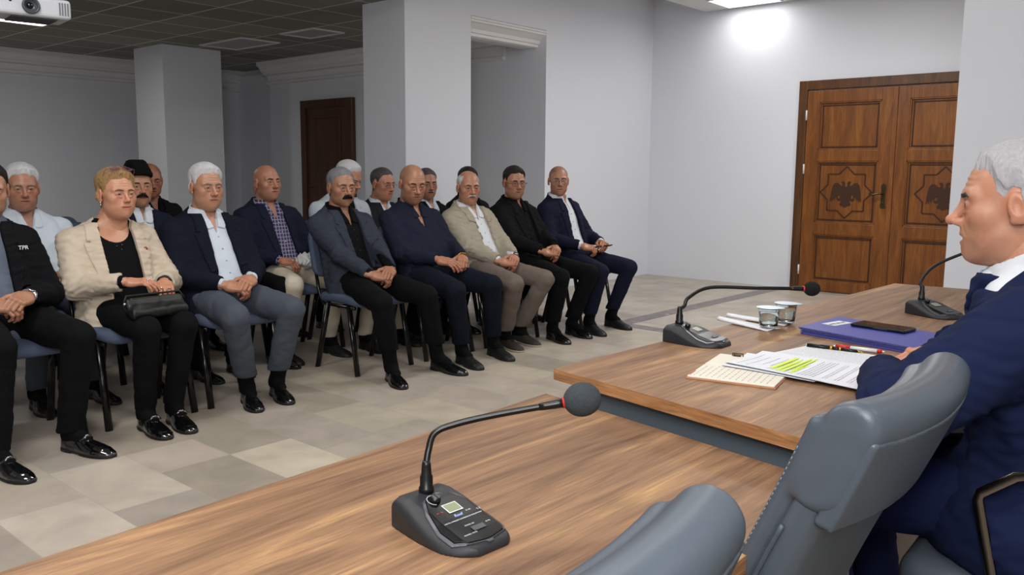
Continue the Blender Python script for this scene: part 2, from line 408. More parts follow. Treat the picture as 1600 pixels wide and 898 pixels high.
# projector
M_proj = mat('projector_white', (196, 199, 205), rough=.45)
def projector():
    t = empty('projector', (-4.55, 1.667, 1.975), math.radians(-8), 'white ceiling projector with round grey lens, mounted at top left', 'projector')
    R = None
    b = MB(); b.box(-.13, .13, -.19, .19, -.055, .055, M_proj); b.build('body', t, bevel=.02, bseg=3)
    b = MB(); b.lathe([(.045, 0), (.045, .02), (.036, .024), (.034, .008), (.0, .006)], mat('lens_ring', (70, 74, 80), rough=.3), seg=28, T=(.128, -.02, .0), R=rotm((0, 1, 0), 90)); b.build('lens', t)
    b = MB(); b.lathe([(.018, 0), (.012, .006), (0, .008)], mat('lens_glass', (8, 10, 16), rough=.05), seg=20, T=(.136, -.025, .0), R=rotm((0, 1, 0), 90)); b.build('lens_glass', t)
    g = MB()
    for k in range(9): g.box(-.10+k*.024, -.088+k*.024, -.194, -.188, -.035, .035, mat('vent_grey', (110, 112, 116)))
    for k in range(4): g.box(.127, .133, .125+k*.014, .132+k*.014, -.035, .035, mat('vent_grey', (110, 112, 116)))
    g.build('vent', t)
    b = MB(); b.box(-.10, .10, -.11, .12, -.062, -.054, mat('dark_panel', (60, 60, 64))); b.build('underside_panel', t)
    b = MB(); b.lathe([(.008, 0), (.008, .004), (0, .005)], M_black, seg=14, T=(.13, -.12, .02), R=rotm((0, 1, 0), 90)); b.build('sensor', t)
    t.scale = (.84,)*3
    b = MB(); b.tube([(0, 0, .05), (0, 0, .80)], .018, M_alu, seg=16); b.box(-.09, .09, -.09, .09, .055, .07, M_black); b.box(-.08, .08, -.08, .08, .79, .815, M_alu)
    for s in (-1, 1): b.tube([(-.05, s*.08, .06), (.03, s*.13, .068), (.08, s*.15, .06)], .006, M_black)
    b.build('mount', t)
projector()

# doors
M_oak = ramp_mat('door_wood', [(.25, (92, 52, 17)), (.5, (124, 72, 25)), (.75, (150, 94, 38))], scale=(9, 9, .9), nscale=2.2, rough=.42, bump=.15, distort=.5, fine=(.22, 12, (14, 14, .7)))
M_oakd = ramp_mat('door_wood_dark', [(.3, (62, 36, 16)), (.7, (104, 64, 28))], scale=(9, 9, .9), nscale=2.4, rough=.42, bump=.15)
M_groove = mat('dark_stain', (60, 33, 15), rough=.6)
M_brass = mat('antique_brass', (88, 78, 58), rough=.35, metal=.9)
EAGLE = [(0, .045), (.012, .06), (.01, .085), (.022, .1), (.045, .098), (.036, .083), (.03, .07), (.032, .058), (.05, .062), (.075, .085), (.1, .085), (.118, .062), (.128, .02), (.134, -.03), (.14, -.085), (.126, -.06), (.12, -.085), (.108, -.05), (.1, -.072), (.088, -.035), (.078, -.055), (.064, -.02), (.05, -.03), (.046, -.05), (.062, -.058), (.075, -.05), (.08, -.066), (.06, -.078), (.042, -.072), (.034, -.075), (.05, -.11), (.04, -.122), (.022, -.118), (.012, -.13)]
EAGLE = EAGLE+[(0, -.134)]+[(-x, z) for x, z in reversed(EAGLE[1:])]
def dbl_leaf(parent, x0, x1, y, knob_side, name='door_leaf'):
    W = x1-x0; z1 = 2.065; t = empty(name, (0, 0, 0)); t.parent = parent
    b = MB(); ys = y
    pans = [(.11, .60), (.72, 1.35), (1.46, 1.945)]; m0, m1 = x0+.13, x1-.13
    # stiles and rails proud of recessed panels
    b.box(x0, m0, ys-.045, ys, .01, z1, M_oak); b.box(m1, x1, ys-.045, ys, .01, z1, M_oak)
    zz = [.01, .11, .60, .72, 1.35, 1.46, 1.945, z1]
    for i in (0, 2, 4, 6): b.box(m0, m1, ys-.045, ys, zz[i], zz[i+1], M_oak)
    b.build('rails', t, bevel=.004)
    for i, (a, c) in enumerate(pans):
        p = MB(); p.box(m0, m1, ys-.022, ys-.002, a, c, M_oak)
        # moulding: raised inner frame
        for k, (e, pr) in enumerate(((.0, .040), (.028, .030))):
            w_ = .012
            p.box(m0+e, m1-e, ys-pr, ys-.02, a+e, a+e+w_, M_groove if k == 1 else M_oak); p.box(m0+e, m1-e, ys-pr, ys-.02, c-e-w_, c-e, M_groove if k == 1 else M_oak)
            p.box(m0+e, m0+e+w_, ys-pr, ys-.02, a+e, c-e, M_groove if k == 1 else M_oak); p.box(m1-e-w_, m1-e, ys-pr, ys-.02, a+e, c-e, M_groove if k == 1 else M_oak)
        po = p.build('carved_panel' if i == 1 else 'panel', t, bevel=.002)
        if i == 1:
            cx, cz = (m0+m1)/2, (a+c)/2; s = MB(); R0 = .262; r0 = R0*.765
            pts = []
            for k in range(16):
                an = math.pi/8*k+math.pi/2; rr = R0 if k % 2 == 0 else R0*.765; pts.append((cx+rr*math.cos(an), cz+rr*math.sin(an)))
            for k in range(16):
                (xa, za), (xb, zb) = pts[k], pts[(k+1) % 16]; dx, dz = xb-xa, zb-za; l = math.hypot(dx, dz); nx, nz = -dz/l*.006, dx/l*.006
                V = [(xa-nx, q, za-nz) for q in (ys-.028, ys-.02)]+[(xa+nx, q, za+nz) for q in (ys-.028, ys-.02)]+[(xb-nx, q, zb-nz) for q in (ys-.028, ys-.02)]+[(xb+nx, q, zb+nz) for q in (ys-.028, ys-.02)]
                s.add(V, [(0, 1, 3, 2), (4, 6, 7, 5), (0, 4, 5, 1), (2, 3, 7, 6), (0, 2, 6, 4), (1, 5, 7, 3)], M_groove)
            s.build('star_carving', po)
            e = MB(); e.prism([(cx+x*1.12, cz+z*1.12) for x, z in EAGLE], 0, .006, M_groove, R=rotm((1, 0, 0), 90), T=(0, ys-.022, 0))
            eo = e.build('eagle_carving', po)
    return t
dr = empty('door_1', (0, 0, 0)); struct(dr)
b = MB(); Y = 8.84
b.box(-3.74, -3.65, Y-.05, Y, 0, 2.17, M_oakd); b.box(-1.80, -1.71, Y-.05, Y, 0, 2.17, M_oakd); b.box(-3.65, -1.80, Y-.05, Y, 2.075, 2.17, M_oakd)
b.build('door_frame', dr, bevel=.006)
dbl_leaf(dr, -3.645, -2.77, Y-.002, 1); dbl_leaf(dr, -2.765, -1.805, Y-.002, -1)
b = MB(); b.box(-2.79, -2.745, Y-.062, Y-.04, .01, 2.065, M_oak); b.build('astragal', dr, bevel=.006)
h = MB(); h.prism([(-.022, -.11), (.022, -.11), (.026, -.09), (.018, -.06), (.02, .06), (.026, .09), (.016, .12), (0, .135), (-.016, .12), (-.026, .09), (-.018, .06), (-.02, -.06), (-.026, -.09)], 0, .008, M_brass, R=rotm((1, 0, 0), 90), T=(-2.83, Y-.047, 1.0))
h.tube([(-2.83, Y-.05, 1.03), (-2.83, Y-.09, 1.03), (-2.86, Y-.1, 1.032), (-2.92, Y-.1, 1.02), (-2.95, Y-.1, 1.035)], .009, M_brass); h.tube([(-2.83, Y-.05, .94), (-2.83, Y-.06, .94)], .009, M_brass); h.build('door_handle', dr)
for z in (1.82, 1.27, .22):
    h = MB(); h.tube([(-3.645, Y-.056, z-.05), (-3.645, Y-.056, z+.05)], .009, M_alu); h.build('hinge', dr)
d2 = empty('door_2', (0, 0, 0)); struct(d2)
M_dk = ramp_mat('walnut_door', [(.3, (58, 33, 18)), (.7, (92, 56, 30))], scale=(9, 9, .9), nscale=2.2, rough=.4)
Y = 6.86; b = MB(); b.box(-9.68, -9.58, Y-.06, Y, 0, 2.12, M_dk); b.box(-8.70, -8.60, Y-.06, Y, 0, 2.12, M_dk); b.box(-9.58, -8.70, Y-.06, Y, 2.02, 2.12, M_dk); b.build('door_frame', d2, bevel=.006)
b = MB(); b.box(-9.58, -8.70, Y-.03, Y, 0.01, 2.02, M_dk)
b.build('door_leaf', d2)
for a, c in ((.15, .75), (.9, 1.2), (1.3, 1.88)):
    b = MB(); b.box(-9.42, -8.86, Y-.042, Y-.028, a, c, M_dk); b.build('panel', d2, bevel=.008)
b = MB(); b.tube([(-9.5, Y-.03, 1.0), (-9.5, Y-.08, 1.0), (-9.4, Y-.085, 1.0)], .009, M_brass); b.build('door_handle', d2)
# ================================================================== TABLES
M_wal = ramp_mat('walnut_laminate', [(.26, (94, 67, 50)), (.42, (126, 95, 72)), (.56, (148, 114, 85)), (.72, (190, 149, 104))], scale=(5.2, .5, 3), nscale=1.6, detail=9, rough=.5, bump=.06, distort=1.8, fine=(.20, 16, (12, .5, 3)), spec=.2)
M_edge = ramp_mat('walnut_edge', [(.3, (128, 84, 50)), (.7, (186, 138, 92))], scale=(1, .6, 14), nscale=6, rough=.4, fine=(.2, 30, (1, 1, 20)))
M_grey = mat('grey_panel', (98, 108, 116), rough=.5)
def top_slab(b, poly, z0, z1):
    n = len(poly); V = [(x, y, z0) for x, y in poly]+[(x, y, z1) for x, y in poly]
    b.add(V, [tuple(range(n, 2*n))], M_wal); b.add(V, [tuple(range(n-1, -1, -1))], M_edge)
    b.add(V, [(i, (i+1) % n, (i+1) % n+n, i+n) for i in range(n)], M_edge)
def ccw(p):
    a = sum(p[i][0]*p[(i+1) % len(p)][1]-p[(i+1) % len(p)][0]*p[i][1] for i in range(len(p))); return p if a > 0 else p[::-1]
TZ, NZ = .76, .70
HS, NS = .46/.43, .52/.49      # plan positions were measured at heights .79 and .73
def hs(P): return [(x*HS, y*HS) for x, y in P]
def ns(P): return [(x*NS, y*NS) for x, y in P]
t = empty('head_table', (0, 0, 0), 0, 'raised walnut head table with grey end panel, papers and blue folders on it', 'table')
b = MB(); top_slab(b, ccw(hs([(-1.145, 1.452), (-.535, 1.338), (-.45, 1.322), (-.40, 3.60), (-1.078, 3.552)])), TZ-.026, TZ); b.build('tabletop', t, bevel=.0015)
b = MB(); b.prism(ccw(hs([(-1.06, 1.475), (-.46, 1.363), (-.46, 1.381), (-1.06, 1.493)])), .02, TZ-.027, M_grey); b.build('end_panel', t)
b = MB(); b.prism(ccw(hs([(-1.108, 1.478), (-1.07, 1.471), (-1.03, 3.50), (-1.065, 3.51)])), .02, TZ-.027, M_edge); b.build('front_panel', t)
b = MB(); b.prism(ccw(hs([(-1.03, 3.48), (-.44, 3.52), (-.44, 3.50), (-1.03, 3.46)])), .02, TZ-.027, M_grey); b.build('end_panel', t)
for x, y in ((-1.08, 1.50), (-.5, 1.42), (-1.04, 3.49), (-.5, 3.49)):
    b = MB(); b.lathe([(.02, 0), (.02, .02)], M_black, seg=12, T=(x*HS, y*HS, 0)); b.build('foot', t)
t = empty('side_table', (0, 0, 0), 0, 'lower walnut table in the foreground carrying one microphone', 'table')
b = MB(); top_slab(b, ccw(ns([(-1.085, -.55), (-1.121, .33), (-1.166, 1.452), (-.47, 1.326), (-.42, -.55)])), NZ-.026, NZ); b.build('tabletop', t, bevel=.0015)
b = MB(); b.prism(ccw(ns([(-1.06, -.5), (-1.04, -.5), (-1.10, 1.40), (-1.12, 1.40)])), .02, NZ-.027, M_edge); b.build('front_panel', t)
for y in (-.5, 1.30):
    b = MB(); b.box(-1.09, -.55, y*NS, y*NS+.02, .02, NZ-.027, M_grey); b.build('end_panel', t)
for x, y in ((-1.08, -.48), (-.55, -.48), (-1.11, 1.36), (-.55, 1.31)):
    b = MB(); b.lathe([(.02, 0), (.02, .02)], M_black, seg=12, T=(x*NS, y*NS, 0)); b.build('foot', t)

# ================================================================== MICROPHONES
M_mic = mat('mic_body', (38, 39, 42), rough=.42, bump=.25, bscale=1400)
M_face = mat('mic_face', (10, 10, 12), rough=.3, spec=.25)
M_bez = mat('mic_bezel', (92, 95, 100), rough=.3, metal=.6)
M_lcd = mat('mic_display', (118, 128, 92), rough=.3)
M_white = mat('print_white', (205, 208, 212), rough=.5)
M_red = mat('red_ring', (190, 40, 35), rough=.4)
M_foam = mat('foam', (58, 64, 68), rough=1, bump=1.2, bscale=500, var=.25, vscale=160)
M_foamb = mat('foam_black', (18, 18, 20), rough=1, bump=1.2, bscale=500)
def text_part(name, body, size, T, R, m, parent, bold=False, shear=0):
    cu = bpy.data.curves.new(name, 'FONT'); cu.body = body; cu.size = size; cu.align_x = 'CENTER'; cu.align_y = 'CENTER'; cu.extrude = .0001; cu.shear = shear
    if bold: cu.offset = size*.02
    o = bpy.data.objects.new(name, cu); COL.objects.link(o); dg = bpy.context.evaluated_depsgraph_get(); dg.update()
    me = bpy.data.meshes.new_from_object(o.evaluated_get(dg)); bpy.data.objects.remove(o)
    me.transform(Matrix.Translation(T) @ Matrix([list(r) for r in R]).to_4x4()); me.materials.clear(); me.materials.append(m)
    return link(name, me, parent)
# local frame: rear (stem) at x=0, rounded low front at x=.185
ML, MW = .185, .066
def mic_out(p, infl=0):
    x, y = p[:, 0], p[:, 1]
    # plan outline: wide rounded front, slightly narrower rear
    hw = MW*np.clip(.80+.20*np.sin(np.clip(x/ML, 0, 1)*2.4), 0, 1.2)
    hw = np.where(x > .125, np.sqrt(np.clip(1-((x-.125)/.062)**2*.86, 0.0, 1))*MW*1.0, hw)
    return np.maximum(np.maximum(np.abs(y)-hw-infl, -x+.004-infl), x-ML-infl)*.8
def mic_top(x):
    return np.interp(x, [-.02, .0, .03, .06, .11, .15, .19], [.046, .050, .051, .045, .029, .019, .012])
def f_mic(p):
    d = smax(mic_out(p), (p[:, 2]-mic_top(p[:, 0])+np.clip(np.abs(p[:, 1])-.04, 0, .1)*.5)*.85, .010)
    return smax(d, -p[:, 2], .001)
def f_face(p):
    x, y = p[:, 0], p[:, 1]
    hw = np.interp(x, [.045, .055, .08, .12, .15, .168, .175], [.008, .026, .041, .051, .050, .036, .0])
    o = np.maximum(np.abs(y)-hw, np.maximum(.048-x, x-.174))*.7
    top = mic_top(x)-np.clip(np.abs(y)-.04, 0, .1)*.5
    return o, (p[:, 2]-top)
MSC = .92
def mic(name, loc, rz, boom, ball_r, foam, label, detail=True):
    boom = [tuple(v/MSC for v in q) for q in boom]; ball_r /= MSC
    t = empty(name, loc, rz, label, 'microphone'); t.scale = (MSC,)*3
    V, F = snet(f_mic, (-.02, -.08, -.01), (.21, .08, .07), .0028); V = refine(f_mic, V, 1); arr_obj('base', V, F, M_mic, t)
    ff = lambda p: (lambda o, dz: np.maximum(o-.004, np.abs(dz-.0006)-.0016))(*f_face(p))
    V, F = snet(ff, (.03, -.07, -.01), (.19, .07, .06), .0013); arr_obj('bezel', V, F, M_bez, t)
    ff2 = lambda p: (lambda o, dz: np.maximum(o, np.abs(dz-.0022)-.0016))(*f_face(p))
    V, F = snet(ff2, (.03, -.07, -.01), (.19, .07, .06), .0013); arr_obj('control_face', V, F, M_face, t)
    # slope frame of the face: text reads from +X side (u = -Y ... )
    sl = math.atan2(.045-.019, .09); ex = np.array([0, 1, 0.]); ey = np.array([-math.cos(sl), 0, math.sin(sl)]); ez = np.cross(ex, ey)
    R = np.stack([ex, ey, ez], 1)
    def at_(x, y, up=.0044): return Vector((x, y, float(mic_top(np.array([x]))[0])+up))
    k = MB(); P = np.array(at_(.062, -.012, .0))
    k.tube([P, P+ez*.012], [.0095, .008], M_black, seg=16); k.tube([P+ez*.012, P+ez*.0125], [.008, .006], M_bez, seg=16)
    k.box(-.0012, .0012, -.0075, .0075, .004, .0135, M_black, R=R, T=P); k.build('knob', t)
    l = MB(); P = np.array(at_(.088, .002, .0042))
    l.box(-.0145, .0145, -.011, .011, 0, .0006, M_white, R=R, T=P); l.build('display_frame', t)
    l = MB(); l.box(-.0125, .0125, -.009, .009, .0006, .0010, M_lcd, R=R, T=P); l.build('display', t)
    l = MB(); P = np.array(at_(.145, .005, .0042)); l.box(-.0125, .0125, -.005, .005, 0, .0012, mat('grey_button', (70, 72, 76), rough=.4), R=R, T=P); l.build('push_button', t)
    if detail:
        text_part('lettering', 'Roof', .0085, at_(.1065, -.002), R, mat('print_blue', (150, 170, 225), rough=.5), t, True, .3)
        text_part('lettering', 'R-105', .004, at_(.1035, .022), R, M_white, t)
        text_part('lettering', 'UHF PLL WIRELESS CONFERENCE MICROPHONE', .0036, at_(.1165, .0), R, M_white, t)
        text_part('lettering', 'POWER ON', .0036, at_(.1335, -.003), R, M_white, t)
        text_part('lettering', 'C E', .0055, at_(.108, .040), R, M_white, t)
        text_part('lettering', 'ID 99s', .0036, at_(.140, .030), R, M_white, t)
        text_part('lettering', 'POWER / MUTE', .0038, at_(.153, -.018), R, M_white, t)
        text_part('lettering', 'RX   TX', .0036, at_(.091, -.026), R, mat('print_red', (215, 90, 70), rough=.5), t)
        a = MB(); P = np.array(at_(.062, -.012, .0042))
        a.tube([P+R@np.array([.0125*math.cos(q), .0125*math.sin(q), 0]) for q in np.linspace(1.2, 4.3, 14)], .0005, M_white, seg=5); a.build('dial_mark', t)
    s = MB(); s.lathe([(.0125, 0), (.0125, .012), (.0105, .014), (.0105, .03), (.0085, .034), (.0075, .05), (.006, .056)], M_black, seg=20, T=(.028, 0, .046)); s.build('stem_socket', t)
    # gooseneck: smooth the boom points
    P = [np.array((.028, 0, .095))]+[np.array(q, float) for q in boom]
    Q = []
    for i in range(len(P)-1):
        p0, p1, p2, p3 = P[max(i-1, 0)], P[i], P[i+1], P[min(i+2, len(P)-1)]
        for u in np.linspace(0, 1, 8, endpoint=False):
            Q.append(.5*((2*p1)+(-p0+p2)*u+(2*p0-5*p1+4*p2-p3)*u*u+(-p0+3*p1-3*p2+p3)*u**3))
    Q.append(P[-1]); g = MB(); g.tube(Q, .0056, M_black, seg=12); g.build('gooseneck', t)
    d = nrm(P[-1]-P[-2]); e = P[-1]
    c = MB(); c.tube([e-d*.04, e-d*.03, e-d*.008, e], [.0060, .0068, .0076, .0080], M_black, seg=14); c.build('capsule', t)
    c = MB(); c.tube([e-d*.001, e+d*.006], .0088, M_red, seg=18); c.build('ring', t)
    c = MB(); Rz = Vector(d).to_track_quat('Z', 'Y').to_matrix()
    pr = [(0, -ball_r*.98)]+[(ball_r*math.sin(a)*(1 if a > 1.57 else 1), -ball_r*1.12*math.cos(a)) for a in np.linspace(.3, math.pi, 14)]
    pr[-1] = (0, pr[-1][1])
    c.lathe(pr, foam, seg=28, T=e+d*(.004+ball_r), R=np.array(Rz)); c.build('windscreen', t)
    return t
# boom points are local to each base
def loc_pts(loc, rz, W):
    k = HS if loc[2] == TZ else NS; W = [(x*k, y*k, CAMZ+(z-CAMZ)*k) for x, y, z in W]
    c, s = math.cos(-rz), math.sin(-rz); return [((x-loc[0])*c-(y-loc[1])*s, (x-loc[0])*s+(y-loc[1])*c, z-loc[2]) for x, y, z in W]
L1 = (-.872*NS, .792*NS, NZ); r1 = math.radians(-3)
mic('conference_microphone', L1, r1, loc_pts(L1, r1, [(-.853, .800, .830), (-.852, .812, .853), (-.832, .838, .865), (-.79, .88, .878), (-.725, .942, .894)]), .026, M_foam, 'conference microphone with grey foam ball on the near table')
L2 = (-1.135*HS, 1.932*HS, TZ); r2 = math.radians(0)
mic('conference_microphone', L2, r2, loc_pts(L2, r2, [(-1.108, 1.95, .878), (-1.105, 1.965, .898), (-1.075, 2.02, .922), (-.98, 2.10, .922), (-.89, 2.182, .921)]), .021, M_foamb, 'conference microphone with black foam ball, beside the water cups', False)
L3 = (-.80*HS, 2.85*HS, TZ); r3 = math.radians(-24)
mic('conference_microphone', L3, r3, loc_pts(L3, r3, [(-.787, 2.85, .885), (-.775, 2.875, .918), (-.75, 2.91, .945), (-.70, 2.97, .975), (-.66, 3.01, 1.0)]), .022, M_foamb, 'conference microphone at the far end of the head table, near the speaker\'s chin', False)

# ================================================================== THINGS ON THE HEAD TABLE
M_paper = mat('paper', (222, 224, 230), rough=.7)
M_ink = mat('ink', (128, 128, 134), rough=.8)
M_inkd = mat('ink_dark', (70, 70, 76), rough=.8)
M_hl = mat('highlighter', (214, 240, 60), rough=.7)
def sheet(name, c4, z, label, lines, parent=None, hl=None, cat='paper', curl=.0, seed=1, m=M_paper):
    """c4: four corners in order; u along 0-1, v along 0-3; z follows the table with a slight lift"""
    c4 = [np.array(c, float)*HS for c in c4]; rs = random.Random(seed); nu, nv = 12, 10
    def pt(u, v, dz=0):
        p = (1-u)*(1-v)*c4[0]+u*(1-v)*c4[1]+u*v*c4[2]+(1-u)*v*c4[3]
        return (p[0], p[1], z+curl*(abs(u-.5)*2)**3*(1-v)+.0006*math.sin(u*7+v*4)+dz)
    V = [pt(i/nu, j/nv) for j in range(nv+1) for i in range(nu+1)]+[pt(i/nu, j/nv, -.0009) for j in range(nv+1) for i in range(nu+1)]
    N = (nu+1)*(nv+1); F = []
    for j in range(nv):
        for i in range(nu):
            a = j*(nu+1)+i; F.append((a, a+1, a+nu+2, a+nu+1)); F.append((N+a, N+a+nu+1, N+a+nu+2, N+a+1))
    b = MB(); b.add(V, F, m)
    o = b.build(name, parent); 
    if parent is None: tag(o, label, cat)
    t = MB(); h = MB()
    for (u0, u1, v0, v1, n, mm, seg) in lines:      # n rows of text stacked along v
        for k in range(n):
            v = v0+(v1-v0)*k/max(1, n-1); u = u0
            ue = u1-(rs.random()*.25*(u1-u0) if rs.random() < .3 else 0)
            while u < ue:
                l = min(ue-u, .02+rs.random()*.05) if seg else ue-u
                w_ = .0036; P = [pt(u, v, .0006), pt(u+l, v, .0006), pt(u+l, v+w_, .0006), pt(u, v+w_, .0006)]
                t.add(P, [(0, 1, 2, 3)], mm); u += l+.011
    t.build('printed_lines', o)
    for (u0, u1, v0, v1) in (hl or []):
        P = [pt(u0, v0, .0003), pt(u1, v0, .0003), pt(u1, v1, .0003), pt(u0, v1, .0003)]; h.add(P, [(0, 1, 2, 3)], M_hl)
    if hl: h.build('highlight_marks', o)
    return o
# rear sheet
sheet('printed_sheet', [(-.618, 1.84), (-.872, 1.85), (-.833, 2.075), (-.585, 2.085)], TZ+.0022, 'printed sheet full of text lines, lying just below the two pens', [(.06, .94, .06, .94, 24, M_ink, True)], seed=3)
# highlighted sheet: text columns run away from the reader
sheet('printed_sheet', [(-.872, 1.72), (-.862, 1.892), (-.56, 1.93), (-.545, 1.69)], TZ+.010, 'printed sheet with yellow-green highlighted lines, over the notebook edge',
      [(.12, .85, .06, .13, 2, M_inkd, True), (.3, .8, .2, .26, 2, M_inkd, True), (.1, .85, .29, .44, 6, M_ink, True), (.12, .88, .50, .60, 5, M_inkd, True), (.15, .85, .66, .68, 2, M_ink, True), (.15, .85, .74, .76, 2, M_ink, True), (.15, .85, .82, .84, 2, M_ink, True), (.2, .85, .90, .92, 2, M_ink, True)],
      hl=[(.18, .88, .285, .315), (.12, .8, .335, .365), (.1, .92, .385, .405), (.25, .95, .42, .438), (.1, .6, .445, .46)], curl=.004, seed=5)
sheet('printed_sheet', [(-.868, 1.70), (-.885, 1.86), (-.66, 1.87), (-.66, 1.70)], TZ+.0085, 'blank-edged white sheet peeking out under the highlighted page', [], curl=.002, seed=6)
# open notebook
nb = empty('notebook', (-.82*HS, 1.716*HS, TZ), math.radians(12), 'open notebook with cream handwritten pages and tan cover', 'notebook')
M_tan = mat('tan_leather', (176, 120, 84), rough=.6); M_cream = mat('cream_paper', (226, 220, 205), rough=.75)
b = MB(); b.box(-.10, .10, -.138, .138, 0, .003, M_tan); b.build('cover', nb, bevel=.0012)
b = MB(); b.box(-.097, .097, -.134, -.003, .003, .0075, M_cream); b.build('page_block', nb, bevel=.0015)
b = MB(); b.box(-.097, .097, .003, .134, .003, .0085, M_cream); b.build('page_block', nb, bevel=.0025)
b = MB(); rs = random.Random(4)
for k in range(13):
    x = -.085+k*.0135; y = -.126
    while y < -.02:
        l = .006+rs.random()*.016; b.add([(x, y, .0078), (x+.0016, y, .0078), (x+.0016, y+l, .0078), (x, y+l, .0078)], [(0, 1, 2, 3)], mat('pencil', (150, 146, 148), rough=.8)); y += l+.005
b.build('handwriting', nb)
b = MB(); b.add([(-.095, -.125, .0079), (-.092, -.125, .0079), (-.092, -.08, .0079), (-.095, -.08, .0079)], [(0, 1, 2, 3)], mat('red_ink', (200, 80, 70), rough=.8)); b.build('red_note', nb)
b = MB(); b.tube([(-.062, .122, .0085), (-.062, .122, .015), (-.036, .124, .015), (-.036, .124, .0085)], .0016, M_brass); b.tube([(-.058, .116, .0115), (-.04, .116, .0115)], .0025, M_brass); b.build('metal_clip', nb)
# folders
M_fold = mat('blue_folder', (62, 68, 158), rough=.42, coat=.15, var=.05, vscale=30)
fold_c = ccw(hs([(-.922, 2.243), (-.905, 2.49), (-.60, 2.40), (-.596, 2.156)]))
def rotpoly(P, a, dx=0, dy=0):
    cx = sum(p[0] for p in P)/4; cy = sum(p[1] for p in P)/4; c, s = math.cos(a), math.sin(a)
    return [(cx+(x-cx)*c-(y-cy)*s+dx, cy+(x-cx)*s+(y-cy)*c+dy) for x, y in P]
zf = TZ+.0005
for i, (a, dx, dy, lab) in enumerate([(.012, .008, -.006, 'lowest dark blue folder of the stack under the phone'), (-.008, .004, .003, 'middle dark blue folder of the stack under the phone'), (0, 0, 0, 'top blue folder with a white sticker, phone lying on it')]):
    P = rotpoly(fold_c, a, dx, dy); f = empty('folder', (0, 0, 0), 0, lab, 'folder', 'blue folders')
    b = MB(); b.prism(P, zf, zf+.0012, M_fold); b.build('back_cover', f)
    b = MB(); b.prism(rotpoly([(x*.95+sum(p[0] for p in P)/4*.05, y*.95+sum(p[1] for p in P)/4*.05) for x, y in P], 0), zf+.0012, zf+.0042, M_paper); b.build('sheets', f)
    b = MB(); b.prism(P, zf+.0042, zf+.0058, M_fold); o = b.build('front_cover', f)
    if i == 2:
        b = MB(); c0 = np.array((-.865, 2.37))*HS; R2 = rotm((0, 0, 1), -12)
        b.box(-.022, .022, -.045, .045, zf+.0058, zf+.0062, M_paper, R=R2, T=(c0[0], c0[1], 0)); so = b.build('sticker', f)
        b = MB()
        for k, (y0, y1) in enumerate(((-.038, -.01), (-.005, .015), (.02, .038))): b.box(-.003, .004, y0, y1, zf+.0062, zf+.0064, M_inkd, R=R2, T=(c0[0], c0[1], 0))
        b.box(.009, .011, -.03, .03, zf+.0062, zf+.0064, M_ink, R=R2, T=(c0[0], c0[1], 0)); b.build('sticker_print', so)
    zf += .0062
# phone on folder
ph = empty('smartphone', (-.742*HS, 2.372*HS, zf), math.radians(-8), 'black smartphone lying face up on the blue folders', 'phone')
b = MB(); b.box(-.080, .080, -.038, .038, 0, .0095, M_black); b.build('case', ph, bevel=.004, bseg=3)
b = MB(); b.box(-.075, .075, -.034, .034, .0096, .0100, mat('phone_glass', (24, 26, 30), rough=.08)); b.build('screen', ph)
b = MB(); b.box(-.01, .03, -.0388, -.0378, .003, .0065, mat('dark_grey_plastic', (58, 58, 60), rough=.5)); b.build('side_button', ph)
# pens
def pen(name, p0, p1, label, segs):
    a = np.array((p0[0]*HS, p0[1]*HS, TZ+.0058)); c = np.array((p1[0]*HS, p1[1]*HS, TZ+.0058)); d = c-a; t = empty(name, (0, 0, 0), 0, label, 'pen')
    for nm, u0, u1, r0, r1, m in segs:
        b = MB(); b.tube([a+d*u0, a+d*u1], [r0, r1], m, seg=14); b.build(nm, t)
    return t
M_gold = mat('gold', (190, 150, 70), rough=.25, metal=1); M_redp = mat('red_plastic', (200, 28, 28), rough=.3); M_whitep = mat('white_plastic', (225, 225, 228), rough=.3)
pen('fountain_pen', (-.829, 2.071), (-.690, 2.079), 'black fountain pen with gold bands on the printed sheet', [('cap_top', 0, .02, .003, .005, M_white), ('cap', .02, .42, .0055, .0065, M_black), ('gold_band', .42, .47, .0068, .0068, M_gold), ('barrel', .47, .58, .0058, .0058, M_black), ('gold_band', .58, .62, .006, .006, M_gold), ('barrel', .62, .88, .0056, .0045, M_black), ('nib', .88, 1.02, .003, .0006, M_gold)])
pen('ballpoint_pen', (-.775, 2.107), (-.655, 2.120), 'red and white ballpoint pen beside the folders', [('tip', 0, .05, .001, .004, M_whitep), ('red_grip', .05, .34, .0052, .0055, M_redp), ('barrel', .34, .86, .0052, .0052, M_whitep), ('red_end', .86, .95, .0055, .0048, M_redp), ('push_button', .95, 1.0, .0022, .0022, M_alu)])
# napkins and cups
def napkin(loc, rz, label, L=.20):
    b = MB(); n = 10; V = []; F = []
    for i in range(n+1):
        u = i/n
        for j, v in enumerate((-1, -.5, 0, .5, 1)):
            V.append((u*L, v*.028*(.35+.9*u), .010*(1-u)+.0035+(.003 if j == 2 else 0))); 
    m0 = len(V); V += [(x, y, z-(.007*(1-x/L)+.0022)) for x, y, z in V[:m0]]
    for i in range(n):
        for j in range(4):
            a = i*5+j; F += [(a, a+5, a+6, a+1), (m0+a, m0+a+1, m0+a+6, m0+a+5)]
        F += [(i*5, m0+i*5, m0+i*5+5, i*5+5), (i*5+4, i*5+9, m0+i*5+9, m0+i*5+4)]
    F += [tuple(range(5))+tuple(m0+k for k in (4, 3, 2, 1, 0)), tuple(n*5+k for k in (4, 3, 2, 1, 0))+tuple(m0+n*5+k for k in range(5))]
    b.add(V, F, mat('tissue', (226, 228, 232), rough=.8), True); o = b.build('folded_napkin'); o.location = (loc[0]*HS, loc[1]*HS, loc[2]); o.rotation_euler = (0, 0, rz); tag(o, label, 'napkin', 'folded napkins'); return o
